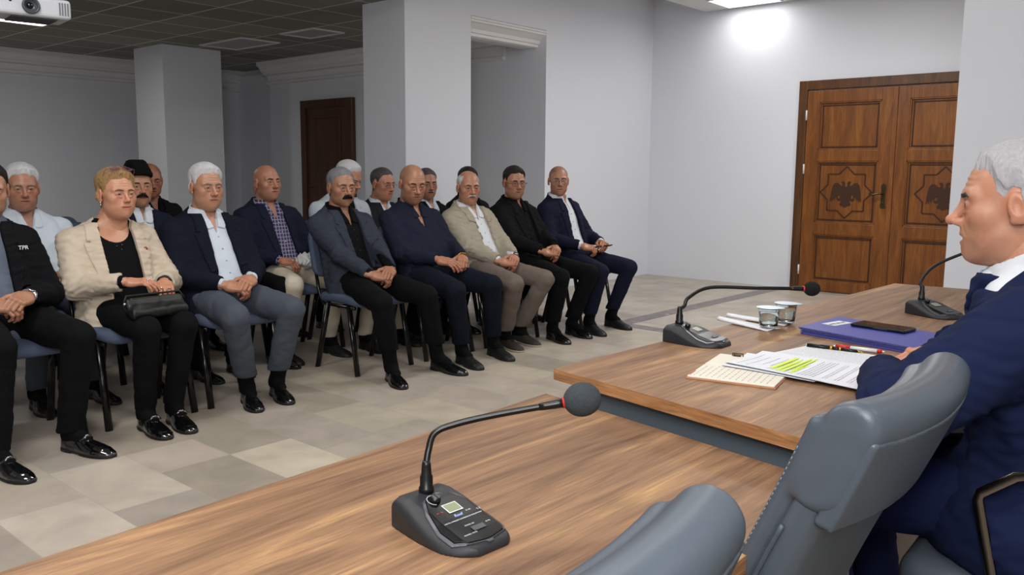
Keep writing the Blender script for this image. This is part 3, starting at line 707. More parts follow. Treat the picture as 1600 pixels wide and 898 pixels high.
napkin((-1.170, 2.262, TZ), math.radians(-10), 'folded white napkin in front of the water cups, nearer the camera')
napkin((-1.180, 2.335, TZ), math.radians(2), 'folded white napkin behind the nearer napkin, by the cups')
M_cup = mat('clear_plastic', (245, 250, 252), rough=.03, trans=1, ior=1.3, spec=.6); M_water = mat('water', (240, 248, 250), rough=0, trans=1, ior=1.2)
M_lid = mat('foil_lid', (196, 214, 224), rough=.3, metal=.25)
def cup(loc, label):
    t = empty('water_cup', (loc[0]*HS, loc[1]*HS, loc[2]), .3, label, 'cup', 'sealed water cups')
    b = MB(); b.lathe([(.0, .002), (.024, .0022), (.026, .006), (.029, .03), (.031, .056), (.0345, .058), (.0345, .0595), (.0325, .0595), (.0300, .0565), (.0281, .03), (.0248, .007), (.0, .0045)], M_cup, seg=32)
    b.build('cup_wall', t)
    b = MB(); b.lathe([(0, .0060), (.0240, .0078), (.0272, .03), (.0286, .048), (0, .048)], M_water, seg=32); b.build('water', t)
    V = []; n = 40
    for k in range(n):
        a = 2*math.pi*k/n; r = .0365+.009*max(0, math.cos(a))**12; V.append((r*math.cos(a), r*math.sin(a)))
    b = MB(); b.prism(V, .0600, .0606, M_lid); b.build('foil_lid', t)
cup((-1.005, 2.236, TZ+.0065), 'sealed clear water cup standing nearer the camera, on the napkin')
cup((-1.002, 2.345, TZ+.0065), 'sealed clear water cup behind the other cup')
# ================================================================== LEATHER CHAIRS
M_lea = mat('grey_leather', (76, 84, 93), rough=.36, bump=.12, bscale=500, var=.05, vscale=5, spec=.5)
M_leah = mat('piping_leather', (70, 78, 86), rough=.45)
M_stitch = mat('stitch_thread', (118, 128, 138), rough=.7)
M_chrome = mat('dark_chrome', (120, 112, 104), rough=.22, metal=1)
LEAN = math.radians(15)
# local: occupant faces -X ; back leans to +X. origin on floor under seat centre; back bottom at x=+.235
def back_frame(p):
    """rotate so that the backrest is upright: returns (t across thickness, y, s along height)"""
    x = p[:, 0]-.20; z = p[:, 2]-.485; c, s = math.cos(LEAN), math.sin(LEAN)
    return x*c-z*s, p[:, 1], x*s+z*c
BH, BW = .475, .212
def f_back(p):
    t, y, s = back_frame(p)
    t = t+.55*y*y-.012+.03*np.cos(s*5)           # gentle hollow towards the sitter
    q = np.stack([np.abs(t)-.024, np.abs(y)-BW+.02*np.clip((.25-s)*2, 0, 1), np.abs(s-BH/2)-BH/2], 1)+.02
    return np.linalg.norm(np.maximum(q, 0), axis=1)+np.minimum(q.max(1), 0)-.02
def f_cush(p):
    t, y, s = back_frame(p); t2 = t+.55*y*y-.012+.03*np.cos(s*5)
    # front cushion
    q = np.stack([np.abs(t2+.034)-.018, np.abs(y)-BW+.004, np.abs(s-BH/2-.01)-BH/2], 1)+.016
    fr = np.linalg.norm(np.maximum(q, 0), axis=1)+np.minimum(q.max(1), 0)-.016
    # head roll folded over the top and down the back
    rr = .037+0*y
    r1 = np.sqrt((t2-.004)**2+(np.maximum(0, np.abs(s-BH+.035)-.045))**2)-rr
    r1 = smax(r1, np.abs(y)-BW-.004+.0*s, .018)
    d = smin(fr, r1, .012)
    return d+.0003*wob(p, 38, 3)*np.exp(-((np.abs(y)-BW)/.03)**2)
def f_seat(p):
    x, y, z = p[:, 0], p[:, 1], p[:, 2]
    q = np.stack([np.abs(x+.02)-.245, np.abs(y)-.235, np.abs(z-.42-.012*np.cos(y*9))-.045], 1)+.04
    return np.linalg.norm(np.maximum(q, 0), axis=1)+np.minimum(q.max(1), 0)-.04
def f_flap(p):
    t, y, s = back_frame(p); t2 = t+.55*y*y-.012+.03*np.cos(s*5)
    d = np.maximum(np.abs(t2-.030)-.013, np.maximum(np.abs(y)-BW-.001, np.abs(s-BH+.060)-.068+.35*np.abs(np.abs(y)-BW)*0))
    return d*.9
_ch = {}
def leather_chair(loc, rz, label, lift=0):
    t = empty('conference_chair', loc, rz, label, 'chair', 'grey leather chairs behind the tables'); n0 = len(t.children)
    if not _ch:
        for nm, f, lo, hi, h in (('backrest', f_back, (.1, -.25, .42), (.5, .25, 1.10), .006), ('back_cushion', f_cush, (.05, -.26, .42), (.5, .26, 1.15), .005), ('seat', f_seat, (-.3, -.27, .33), (.26, .27, .5), .009), ('head_flap', f_flap, (.1, -.25, .7), (.5, .25, 1.1), .004)):
            V, F = snet(f, lo, hi, h); V = refine(f, V, 1); _ch[nm] = (V, F)
    ms = {}
    for nm, (V, F) in _ch.items():
        if nm in _che: o = link(nm, _che[nm], t)
        else: o = arr_obj(nm, V, F, M_lea, t); _che[nm] = o.data
    # stitched piping down both sides of the rear panel
    def bp(tt, y, s):
        tt = tt-.55*y*y+.012-.03*math.cos(s*5); c, sn = math.cos(LEAN), math.sin(LEAN); return (.20+tt*c+s*sn, y, .485-tt*sn+s*c)
    for sd in (-1, 1):
        b = MB(); b.tube([bp(-.012, sd*(BW+.001), s) for s in np.linspace(.03, BH-.15, 24)], .0035, M_leah, seg=8); b.build('piping', t)
        b = MB()
        for s in np.arange(.03, BH-.04, .0085): b.tube([bp(-.044, sd*(BW-.0025), s), bp(-.044, sd*(BW-.0025), s+.0055)], .0008, M_stitch, seg=5)
        b.build('stitching', t)
    for sd in (-1, 1):   # flat metal arm loops
        y = sd*.265; pts = [(.20, y, .60), (.17, y, .665), (.10, y, .682), (-.03, y, .690), (-.06, y, .680), (-.115, y, .635), (-.118, y, .62), (-.085, y, .48), (-.055, y, .36), (-.03, y, .33), (.12, y, .32)]
        b = MB(); b.tube(pts, .010, M_chrome, seg=8, flat=.35, up=(0, 0, 1)); b.build('armrest', t)
        b = MB(); b.tube([(.10, y, .694), (.03, y, .698), (-.04, y, .70)], .016, M_black, seg=10, flat=.5); b.build('arm_pad', t)
        b = MB(); b.tube([(.0, y, .32), (.0, sd*.1, .35)], .012, M_chrome, seg=8); b.build('arm_bracket', t)
    for c in t.children: c.location.z += lift-.045
    b = MB(); b.lathe([(.03, .08), (.03, .2), (.02, .2), (.02, .33+lift), (.05, .335+lift)], M_black, seg=16); b.build('gas_column', t)
    for k in range(5):
        a = k*2*math.pi/5; b = MB(); b.tube([(.02*math.cos(a), .02*math.sin(a), .11), (.30*math.cos(a), .30*math.sin(a), .075)], [.022, .014], M_chrome, seg=10); b.build('leg', t)
        b = MB(); b.lathe([(.0, -.012), (.026, -.012), (.028, 0), (.026, .012), (0, .012)], M_black, seg=14, T=(.30*math.cos(a), .30*math.sin(a), .0285), R=rotm((1, 0, 0), 90)); b.build('caster', t)
    return t
_che = {}
# chair geometry: back top is .335 behind the origin
leather_chair((-.695, .475, 0), math.radians(0), 'nearest grey leather chair, only its rolled top edge showing at the bottom')
leather_chair((-.700, 1.262, 0), math.radians(0), 'empty grey leather chair with stitched sides, between camera and speaker')
leather_chair((-.23, 1.985, 0), math.radians(0), 'grey leather chair with metal armrest, the speaker sits in it', .045)

# ================================================================== AUDIENCE CHAIRS
M_up = mat('slate_blue_fabric', (76, 86, 106), rough=.8, bump=.3, bscale=500, var=.06, vscale=7, spec=.25)
M_leg = mat('black_gloss_tube', (10, 10, 11), rough=.22)
def f_aseat(p):
    x, y, z = p[:, 0], p[:, 1], p[:, 2]
    zz = z-.435-.018*np.cos(np.clip(x, -.3, .3)*6)+np.clip(x-.14, 0, 1)**2*3
    q = np.stack([np.abs(x)-.215, np.abs(y)-.225+.05*np.clip(-x, 0, 1), np.abs(zz)-.028], 1)+.027
    r = np.sqrt(np.maximum(q[:, 0], 0)**2+np.maximum(q[:, 1], 0)**2)
    qq = np.stack([np.abs(x)-.215+.09, np.abs(y)-.225+.05*np.clip(-x, 0, 1)+.09], 1)
    d2 = np.linalg.norm(np.maximum(qq, 0), axis=1)+np.minimum(qq.max(1), 0)-.09
    q2 = np.stack([d2, np.abs(zz)-.028], 1)+.024
    return (np.linalg.norm(np.maximum(q2, 0), axis=1)+np.minimum(q2.max(1), 0)-.024)*.9
def f_aback(p):
    x, y, z = p[:, 0]+.215+(p[:, 2]-.45)*.20, p[:, 1], p[:, 2]
    x = x-.6*y*y
    qq = np.stack([np.abs(y)-.22+.07, np.abs(z-.71)-.15+.07], 1)
    d2 = np.linalg.norm(np.maximum(qq, 0), axis=1)+np.minimum(qq.max(1), 0)-.07
    q2 = np.stack([d2, np.abs(x)-.022], 1)+.018
    return (np.linalg.norm(np.maximum(q2, 0), axis=1)+np.minimum(q2.max(1), 0)-.018)*.9
def make_achair(label):
    t = empty('audience_chair', (0, 0, 0), 0, label, 'chair', 'slate blue audience chairs')
    sdf_obj('seat', f_aseat, (-.25, -.25, .38), (.25, .25, .5), .009, M_up, t, 1)
    sdf_obj('backrest', f_aback, (-.42, -.26, .5), (-.05, .26, .92), .009, M_up, t, 1)
    for sy in (-1, 1):
        b = MB(); b.tube([(.11, sy*.205, .42), (.195, sy*.215, 0)], .0125, M_leg, seg=12, flat=1.5); b.build('leg', t)
        b = MB(); b.tube([(-.09, sy*.205, .42), (-.20, sy*.215, 0)], .0125, M_leg, seg=12, flat=1.5); b.build('leg', t)
        b = MB(); b.tube([(.16, sy*.20, .405), (-.16, sy*.19, .405), (-.20, sy*.19, .46), (-.245, sy*.185, .62)], .011, M_leg, seg=10); b.build('frame', t)
    b = MB(); b.tube([(.0, -.2, .40), (.0, .2, .40)], .010, M_leg, seg=10); b.build('crossbar', t)
    return t
CH = [  # x, y, label
 (-4.17, 1.36, 'slate blue audience chair under the man in black blazer and grey sweater'),
 (-4.17, 1.90, 'slate blue audience chair under the woman in the beige blazer'),
 (-4.17, 2.42, 'slate blue audience chair under the white-haired man in grey trousers'),
 (-4.17, 3.37, 'slate blue audience chair under the man with the thick black moustache'),
 (-4.17, 3.93, 'slate blue audience chair under the shaven-headed man in navy shirt'),
 (-4.17, 4.50, 'slate blue audience chair under the man in the beige jacket'),
 (-4.17, 5.06, 'slate blue audience chair under the man with glasses, all in black'),
 (-4.15, 5.58, 'slate blue audience chair ending the front row, under the man in navy suit'),
 (-4.98, 1.72, 'second-row audience chair under the man in the pale blue shirt'),
 (-4.98, 2.34, 'second-row audience chair under the man with the black cap'),
 (-4.98, 2.86, 'second-row audience chair under the person in the checked shirt'),
 (-4.90, 3.34, 'second-row audience chair under the bald man in plaid shirt'),
 (-4.93, 3.85, 'second-row audience chair under the white-haired man in light grey jacket'),
 (-4.95, 4.33, 'second-row audience chair under the man with glasses and dark jacket'),
 (-4.95, 4.81, 'second-row audience chair under the man with grey moustache'),
 (-4.95, 5.29, 'second-row audience chair under the dark-haired man hidden behind the beige jacket'),
 (-5.80, 2.84, 'third-row audience chair under the bald man behind the black cap'),
 (-5.80, 3.88, 'third-row audience chair under the person in light blue behind the bald man'),
 (-5.75, 2.28, 'empty slate blue audience chair in the third row, right of the pale blue shirt'),
 (-5.75, 1.70, 'empty third-row audience chair behind the man in the pale blue shirt'),
 (-6.5, 2.50, 'empty dark audience chair furthest back, against the grey wall'),
 (-6.5, 3.1, 'empty audience chair furthest back, hidden right of the woman'),
]
proto = make_achair(CH[0][2])
for i, (x, y, lab) in enumerate(CH):
    o = proto if i == 0 else copy_tree(proto)
    o.location = (x, y, 0); o['label'] = lab
# ================================================================== PEOPLE
M_skin = attr_mat('skin', rough=.42, spec=.5, sss=.06, bump=.12, bscale=450, var=(.05, 60))
def hair_mat(name, c, var=.35, rough=.55): return mat(name, c, rough=rough, var=var, vscale=60, stretch=(3, 3, .6), bump=.9, bscale=260, spec=.3)
H_white = hair_mat('white_hair', (196, 196, 198), .12); H_grey = hair_mat('grey_hair', (118, 118, 120), .3); H_salt = hair_mat('salt_pepper_hair', (70, 66, 66), .4)
H_dark = hair_mat('dark_hair', (28, 23, 21), .3); H_brown = hair_mat('brown_hair', (52, 36, 26), .3); H_blond = hair_mat('blond_hair', (156, 124, 84), .4); H_stub = hair_mat('cropped_hair', (96, 80, 72), .2)
H_black = hair_mat('black_moustache', (12, 10, 10), .2)
C_skin = np.array(lin((174, 132, 108)))
def head_sdf(h):
    nz, jw, fat, W = h.get('nose', 1), h.get('jaw', 1), h.get('fat', 0), h.get('wide', 1)
    open_m = h.get('open', 0)
    def f(p):
        q = p.copy(); q[:, 1] = q[:, 1]/W
        y = np.abs(q[:, 1]); s = np.stack([q[:, 0], y, q[:, 2]], 1)      # mirrored
        d = ell(q, (-.012, 0, .033), (.097, .077, .084))
        d = smin(d, ell(q, (.022, 0, -.030), (.066, .062, .086)), .03)
        d = smin(d, ell(q, (.018, 0, -.064), (.064, .056*jw, .046)), .03)
        d = smin(d, ell(s, (.026, .038*jw, -.066), (.034, .020, .028)), .022)
        d = smin(d, np.linalg.norm(q-(.070, 0, -.098), axis=1)-.019, .028)
        d = smin(d, np.linalg.norm(s-(.052, .044, -.020), axis=1)-.023, .025)
        if fat: d = smin(d, ell(q, (.020, 0, -.098), (.048, .044, .022+.014*fat)), .03)
        d = smin(d, cap(s, (.080, .006, .021), (.068, .046, .022), .011, .010), .016)
        d = smax(d, -(np.linalg.norm(s-(.101, .031, .002), axis=1)-.0215), .012)
        # eyelids
        d = smin(d, ell(s, (.0745, .0305, .001), (.0135, .0165, .0125)), .004)
        d = smin(d, cap(q, (.082, 0, .016), (.106*1, 0, -.026), .0070, .0088*nz), .010)
        d = smin(d, np.linalg.norm(q-(.1095+.003*nz, 0, -.0295), axis=1)-.0104*nz, .007)
        d = smin(d, ell(s, (.0965, .0120*nz, -.034), (.0130, .0068*nz, .0078)), .008)
        d = smax(d, -(ell(s, (.104, .0075, -.0425), (.006, .0038, .004))), .002)
        d = smin(d, ell(q, (.066, 0, -.060), (.024, .031, .030)), .02)
        # nasolabial fold
        d = d+.0015*np.exp(-(cap(s, (.095, .022, -.036), (.080, .032, -.060), .0)/.0042)**2)
        d = smin(d, cap(s, (.0845, .022, -.0135), (.077, .040, -.0125), .0045), .005)
        d = d+.0016*np.exp(-(cap(s, (.090, 0, -.0835), (.084, .016, -.084), .0)/.004)**2)
        d = smin(d, ell(s, (.0835, .009, -.0585), (.0115, .016, .0058)), .004)
        d = smin(d, ell(q, (.0825, 0, -.0720-open_m), (.0110, .0195, .0066)), .004)
        d = smax(d, -ell(q, (.094, 0, -.0650-open_m/2), (.0155, .0235, .0013+open_m*.75)), .003)
        # eye slit
        d = smax(d, -ell(s, (.0905, .0305, h.get('gaze', .0005)), (.0135, .0125, h.get('lid', .0035))), .0015)
        # forehead lines
        d = d+.0011*np.sin(q[:, 2]*520+8*y)*np.exp(-((q[:, 2]-.050)/.014)**2)*np.exp(-(y/.035)**2)*(q[:, 0] > 0)
        # ears
        R = rotm((0, 1, 0), 12)
        e = ell(s, (-.010, .0800, -.006), (.0185, .0085, .0325), R)
        e = smax(e, -ell(s, (-.007, .0895, -.001), (.0115, .0065, .0200), R), .003)
        e = smin(e, ell(s, (-.004, .077, -.030), (.008, .0065, .009)), .005)
        d = smin(d, e, .005)
        nr = .054+.004*fat
        d = smin(d, cap(q, (-.022, 0, -.055), (-.045, 0, -.215), nr, nr+.004), .022)
        return d*.93
    return f
def head_tone(h, V):
    base = C_skin*np.array(h.get('skin', (1, 1, 1)))
    T = np.tile(base, (len(V), 1)); y = np.abs(V[:, 1])/h.get('wide', 1); x, z = V[:, 0], V[:, 2]
    def mix(mask, c): T[:] = T*(1-mask[:, None])+np.array(c)*mask[:, None]
    red = base*np.array([1.06, .80, .76])
    mix(.6*np.exp(-(((y-.040)/.018)**2+((z+.028)/.02)**2))*(x > .03), red)
    mix(.6*np.exp(-((y/.016)**2+((z+.030)/.014)**2))*(x > .09), red)
    mix(.55*np.exp(-(((y-.078)/.012)**2+((z+.005)/.04)**2))*(np.abs(x+.01) < .03), red)
    mix(.62*np.exp(-(((y-.031)/.018)**2+((z-.003)/.013)**2))*(x > .05), base*np.array([.52, .42, .40])); mix(.30*np.exp(-(((y-.030)/.016)**2+((z+.016)/.006)**2))*(x > .05), base*np.array([.60, .46, .42]))  # darker lids and under-eyes; shade of deep-set sockets painted into the skin tone
    T *= (1+.05*wob(V, 55, 3)[:, None]*np.array([.6, 1, 1]))
    lips = np.exp(-(np.maximum(0, np.abs(z+.066)-.005)/.0035)**2)*np.exp(-(np.maximum(0, y-.018)/.005)**2)*(x > .075)
    mix(.7*lips, base*np.array(h.get('lips', (.80, .52, .50))))
    st = h.get('stubble', 0)
    if st:
        m = 1/(1+np.exp(-( -.036-z+.5*np.clip(.045-x, 0, 1)*0)/.006))*(z > -.125)*(x > .0)*(1-lips)
        mix(st*m*np.clip((x+.01)/.04, 0, 1), base*np.array(h.get('stubc', (.55, .55, .60))))
    if h.get('bald_shadow', 0):
        m = 1/(1+np.exp(-(z-hairline(x, h.get('srec', 0))-.004*wob(V, 60, 7))/.006))*(1-h.get('topbald', 0)*np.clip((z-.05)/.03, 0, 1)*np.clip(1-(y/.055)**2, 0, 1)); mix(h['bald_shadow']*m, base*np.array([.36, .42, .50]))
    return T
def hairline(x, rec=0):
    return np.interp(x, [-.12, -.06, -.035, -.022, -.012, .0, .012, .028, .038, .050, .072, .09, .12],
                     [-.080, -.075, -.055, -.018, .034, .036, .012, .024, .056, .070, .080+rec, .085+rec, .087+rec])
def hair_sdf(h, hf):
    """returns list of (name, sdf, material)"""
    out = []; st = h.get('hair')
    if st:
        rec, th, bald, mess = st.get('rec', 0), st.get('t', .012)*.8, st.get('bald', 0), st.get('mess', .0012)
        def f(p):
            x, y, z = p.T; b = hairline(x, rec)-st.get('low', 0)*(x < .02)
            m = z-b+.0045*wob(p*np.array([1, 1, .4]), 60, 7)+.003*np.sin(y*700+z*60)
            if rec: m = np.minimum(m, (.078-rec*1.6-x)*.9+np.abs(y)*.25+.006*wob(p, 70, 8))
            if bald: m = np.minimum(m, np.maximum(np.abs(y)-bald*.055, np.maximum(-.035*0-.02-x, st.get('ring', .055)-z))+.0); m = np.minimum(m, np.minimum((.085-z)*.8, (.040-x)*.7)+.003*wob(p, 50, 4))
            t = th*np.clip(m/.034, -.6, 1)*(.50+.62*np.clip((z-.030)/.05, 0, 1)+st.get('top', 0)*np.clip((z-.055)/.05, 0, 1)+st.get('side', 0)*np.clip((.06-z)/.06, 0, 1))
            n = np.sin(y*430+x*120+9*np.sin(x*31+2)+6*np.sin(z*40)+5*wob(p, 20, 9))*.22+.8*wob(p*np.array([.5, 1.3, .5]), 42, 5)
            t = t+mess*n*np.clip(m/.015, 0, 1)
            return np.maximum(hf(p)-t, -m*.8)*.85
        out.append(('hair', f, st['mat']))
    eb = h.get('brows')
    if eb:
        def g(p):
            s = np.stack([p[:, 0], np.abs(p[:, 1])/h.get('wide', 1), p[:, 2]], 1)
            reg = np.minimum(capf(s, (.09, .015, .0205), (.082, .034, .0235), .0042, .0042, (1, 0, 0), 6), capf(s, (.082, .034, .0235), (.070, .050, .0185), .0040, .0020, (1, 0, 0), 6))
            return np.maximum(hf(p)-.0018-.0006*np.sin(p[:, 1]*900), reg)*.85
        out.append(('eyebrows', g, eb))
    mo = h.get('moustache')
    if mo:
        w_, hh, tk, mm = mo
        def g2(p):
            s = np.stack([p[:, 0], np.abs(p[:, 1])/h.get('wide', 1), p[:, 2]], 1)
            reg = np.minimum(capf(s, (.095, .0, -.0500), (.09, w_*.55, -.0525), hh, hh, (1, 0, 0), 6), capf(s, (.09, w_*.55, -.0525), (.08, w_, -.064), hh, hh*.45, (1, 0, 0), 6))
            n = .0010*np.sin(p[:, 1]*700)
            return np.maximum(hf(p)-tk*np.clip(-reg/.004, 0, 1)-n, reg)*.8
        out.append(('moustache', g2, mm))
    be = h.get('beard')
    if be:
        tk, mm = be
        def g3(p):
            s = np.stack([p[:, 0], np.abs(p[:, 1]), p[:, 2]], 1)
            reg = np.maximum(ell(s, (.06, 0, -.10), (.06, .07, .052)), .0-p[:, 0]); mouth = ell(s, (.09, 0, -.066), (.03, .028, .010))
            return np.maximum(np.maximum(hf(p)-tk-.0008*np.sin(p[:, 1]*700+p[:, 2]*400), reg), -mouth)*.85
        out.append(('beard', g3, mm))
    return out
# ---- hands (right hand: +X fingers, +Z back of hand, +Y thumb side)
POSE = {'clasp': dict(c=(38, 52, 30), sp=.0, th=((.62, .62, -.35), (.92, .20, -.25))), 'rest': dict(c=(14, 22, 14), sp=.06, th=((.72, .62, -.25), (.92, .3, -.2))),
        'fist': dict(c=(62, 78, 45), sp=0, th=((.75, .50, -.45), (.75, -.35, -.5))), 'hold': dict(c=(48, 45, 28), sp=.02, th=((.75, .35, -.6), (.95, .05, -.2)))}
_hand = {}
def hand_mesh(pose, h=.0026):
    key = (pose, h)
    if key in _hand: return _hand[key]
    P = POSE[pose]; segs = []
    for i, (y0, ln, r) in enumerate(((.029, .95, .0088), (.0098, 1.05, .0092), (-.0098, .98, .0088), (-.0285, .78, .0078))):
        a = 0; p = np.array((.088-.004*abs(i-1.2), y0, .001)); sp = P['sp']*(1.2-i)
        for k, L in enumerate((.043, .026, .021)):
            a += math.radians(P['c'][k]+i*2.0); d = np.array((math.cos(a)*math.cos(sp), math.sin(sp)*math.cos(a), -math.sin(a)))
            q = p+d*L*ln; segs.append((p, q, r*(1.06-.10*k), r*(1.0-.12*k))); p = q
    t0 = np.array((.022, .030, -.004)); t1 = t0+nrm(P['th'][0])*.044; t2 = t1+nrm(P['th'][1])*.030; t3 = t2+nrm(P['th'][1])*.022
    ts = [(t0, t1, .0155, .0125), (t1, t2, .0118, .0108), (t2, t3, .0106, .0082)]
    def f(p):
        d = sbox(p, (.052, 0, -.001), (.040, .0385, .0125), .0115)
        d = smin(d, capf(p, (-.022, 0, 0), (.012, 0, 0), .026, .026, (0, 0, 1), .76), .022)
        d = smin(d, ell(p, (.035, .024, -.010), (.028, .016, .012)), .012); d = smin(d, ell(p, (.035, -.025, -.009), (.030, .013, .012)), .010)
        for a, b, r0, r1 in segs: 
            e = cap(p, a, b, r0, r1); d = smin(d, e, .0035)
        e = None
        for a, b, r0, r1 in ts:
            g = cap(p, a, b, r0, r1); e = g if e is None else smin(e, g, .004)
        d = smin(d, e, .006)
        # knuckles and tendons
        for y0 in (.029, .0098, -.0098, -.0285): d = smin(d, np.linalg.norm(p-(.086, y0, .0065), axis=1)-.0072, .008)
        return d*.95
    V, F = snet(f, (-.075, -.075, -.11), (.20, .105, .045), h, 8); V = refine(f, V, 1)
    T = np.ones((len(V), 3)); kn = np.zeros(len(V))
    for a, b, _, _ in segs: kn += np.exp(-(np.linalg.norm(V-a, axis=1)/.010)**2)
    T = T*(1-.22*np.clip(kn, 0, 1)[:, None]*np.array([.3, 1, 1]))
    _hand[key] = (V, F, T, None); return _hand[key]
# ---- shoes (heel at origin, toe +X, right foot)
def shoe_meshes(kind):
    k = kind
    def out2(p, infl=0):
        x, y = p[:, 0], p[:, 1]+.006*np.sin(np.clip(p[:, 0], 0, .3)*10)
        hw = np.interp(x, [-.01, .0, .015, .05, .10, .17, .21, .25, .275, .290, .296], [.0, .018, .028, .034, .031, .042, .045, .039, .028, .014, .0])
        return np.maximum((np.abs(y)-hw-infl)*.75, np.maximum(p[:, 0]-.291-infl*.5, -.004-p[:, 0]))
    def upper(p):
        x, z = p[:, 0], p[:, 2]
        top = np.interp(x, [-.01, .0, .03, .07, .095, .12, .16, .20, .25, .28, .30], [.05, .075, .092, .092, .088, .078, .062, .050, .040, .030, .02])
        rel = np.clip((z-.014)/np.maximum(top-.014, .01), 0, 1.2)
        d = out2(p, .001-.020*rel**2.2*np.clip(x*8+.4, .4, 1.2))
        d = smax(d, (z-top)*.8, .012); d = np.maximum(d, .010-z)
        if k == 'loafer':
            vamp = capf(p, (.13, 0, .07), (.235, 0, .045), .022, .026, (0, 0, 1), 2.5); d = d-.0025*np.exp(-(vamp/.004)**2)
        return d
    def sole(p):
        d = np.maximum(out2(p, .003), np.abs(p[:, 2]-.0065)-.0065); hl = np.maximum(out2(p, .002), np.maximum(np.abs(p[:, 2]-.010)-.010, p[:, 0]-.075))
        arch = np.maximum(np.abs(p[:, 0]-.105)-.028, p[:, 2]-.006)
        return np.minimum(np.maximum(d, -arch), hl)
    res = []
    for nm, f, hh in (('upper', upper, .0036), ('sole', sole, .0032)):
        V, F = snet(f, (-.02, -.06, -.004), (.31, .06, .11), hh); res.append((nm, V, F))
    return res
_shoe = {}
M_shoe = mat('black_leather_shoe', (11, 11, 12), rough=.2, spec=.6, coat=.3); M_patent = mat('black_patent', (8, 8, 9), rough=.1, spec=.7, coat=1)
M_matte = mat('matte_shoe', (16, 16, 18), rough=.5); M_sneak = mat('brown_sneaker', (46, 40, 36), rough=.7); M_sole = mat('rubber_sole', (18, 17, 17), rough=.6); M_solew = mat('light_sole', (170, 158, 140), rough=.6)
M_silver = mat('silver', (205, 205, 208), rough=.2, metal=1)
M_lace = mat('shoe_lace', (14, 14, 15), rough=.8)
def shoe(parent, kind, m, heel, toe, side, msole=None):
    if kind not in _shoe: _shoe[kind] = None; _shoe[kind] = dict(g=shoe_meshes(kind))
    S = _shoe[kind]; t = empty('shoe', (*heel, 0), math.atan2(toe[1]-heel[1], toe[0]-heel[0])); t.parent = parent; t.location.z = 0
    if ('m', m.name) not in S:
        S[('m', m.name)] = [(nm, arr_obj('shoe_'+nm, V, F, m if nm == 'upper' else (msole or M_sole), t)) for nm, V, F in S['g']]
    else:
        for nm, o in S[('m', m.name)]: c = link('shoe_'+nm, o.data, t)
    if kind == 'oxford':
        b = MB()
        for i in range(5):
            x = .112+i*.0155; z = np.interp(x, [.095, .12, .16, .20], [.0885, .079, .063, .051])+.0005
            b.tube([(x, -.016, z-.003), (x+.004, 0, z+.0025), (x, .016, z-.003)], .0018, M_lace, seg=6)
        b.tube([(.105, .0, .090), (.095, .018, .094), (.115, .026, .080)], .0018, M_lace, seg=6); b.tube([(.105, .0, .090), (.095, -.018, .094), (.115, -.026, .080)], .0018, M_lace, seg=6)
        b.build('laces', t)
    elif kind == 'loafer':
        b = MB(); b.tube([(.128, -.030, .060), (.140, -.015, .0735), (.143, 0, .0765), (.140, .015, .0735), (.128, .030, .060)], .006, m, seg=8, flat=1.6); b.build('strap', t)
        b = MB()
        for s in (-1, 1): b.tube([(.135, s*.020, .074), (.143, s*.012, .0805), (.151, s*.020, .071)], .0022, M_silver, seg=7)
        b.tube([(.143, -.012, .0815), (.143, .012, .0815)], .0024, M_silver, seg=7); b.build('snaffle_buckle', t)
    return t
def ik(a, c, l1, l2, pole):
    a = np.array(a, float); c = np.array(c, float); d = c-a; L = np.linalg.norm(d); L2 = min(L, (l1+l2)*.995)
    u = d/L; x = (l1*l1-l2*l2+L2*L2)/(2*L2); h = math.sqrt(max(l1*l1-x*x, 1e-6)); pole = np.array(pole, float); n = pole-u*(pole@u); n /= np.linalg.norm(n)+1e-9
    return a+u*x+n*h
def tab(t, xs, ys): return np.interp(t, xs, ys)
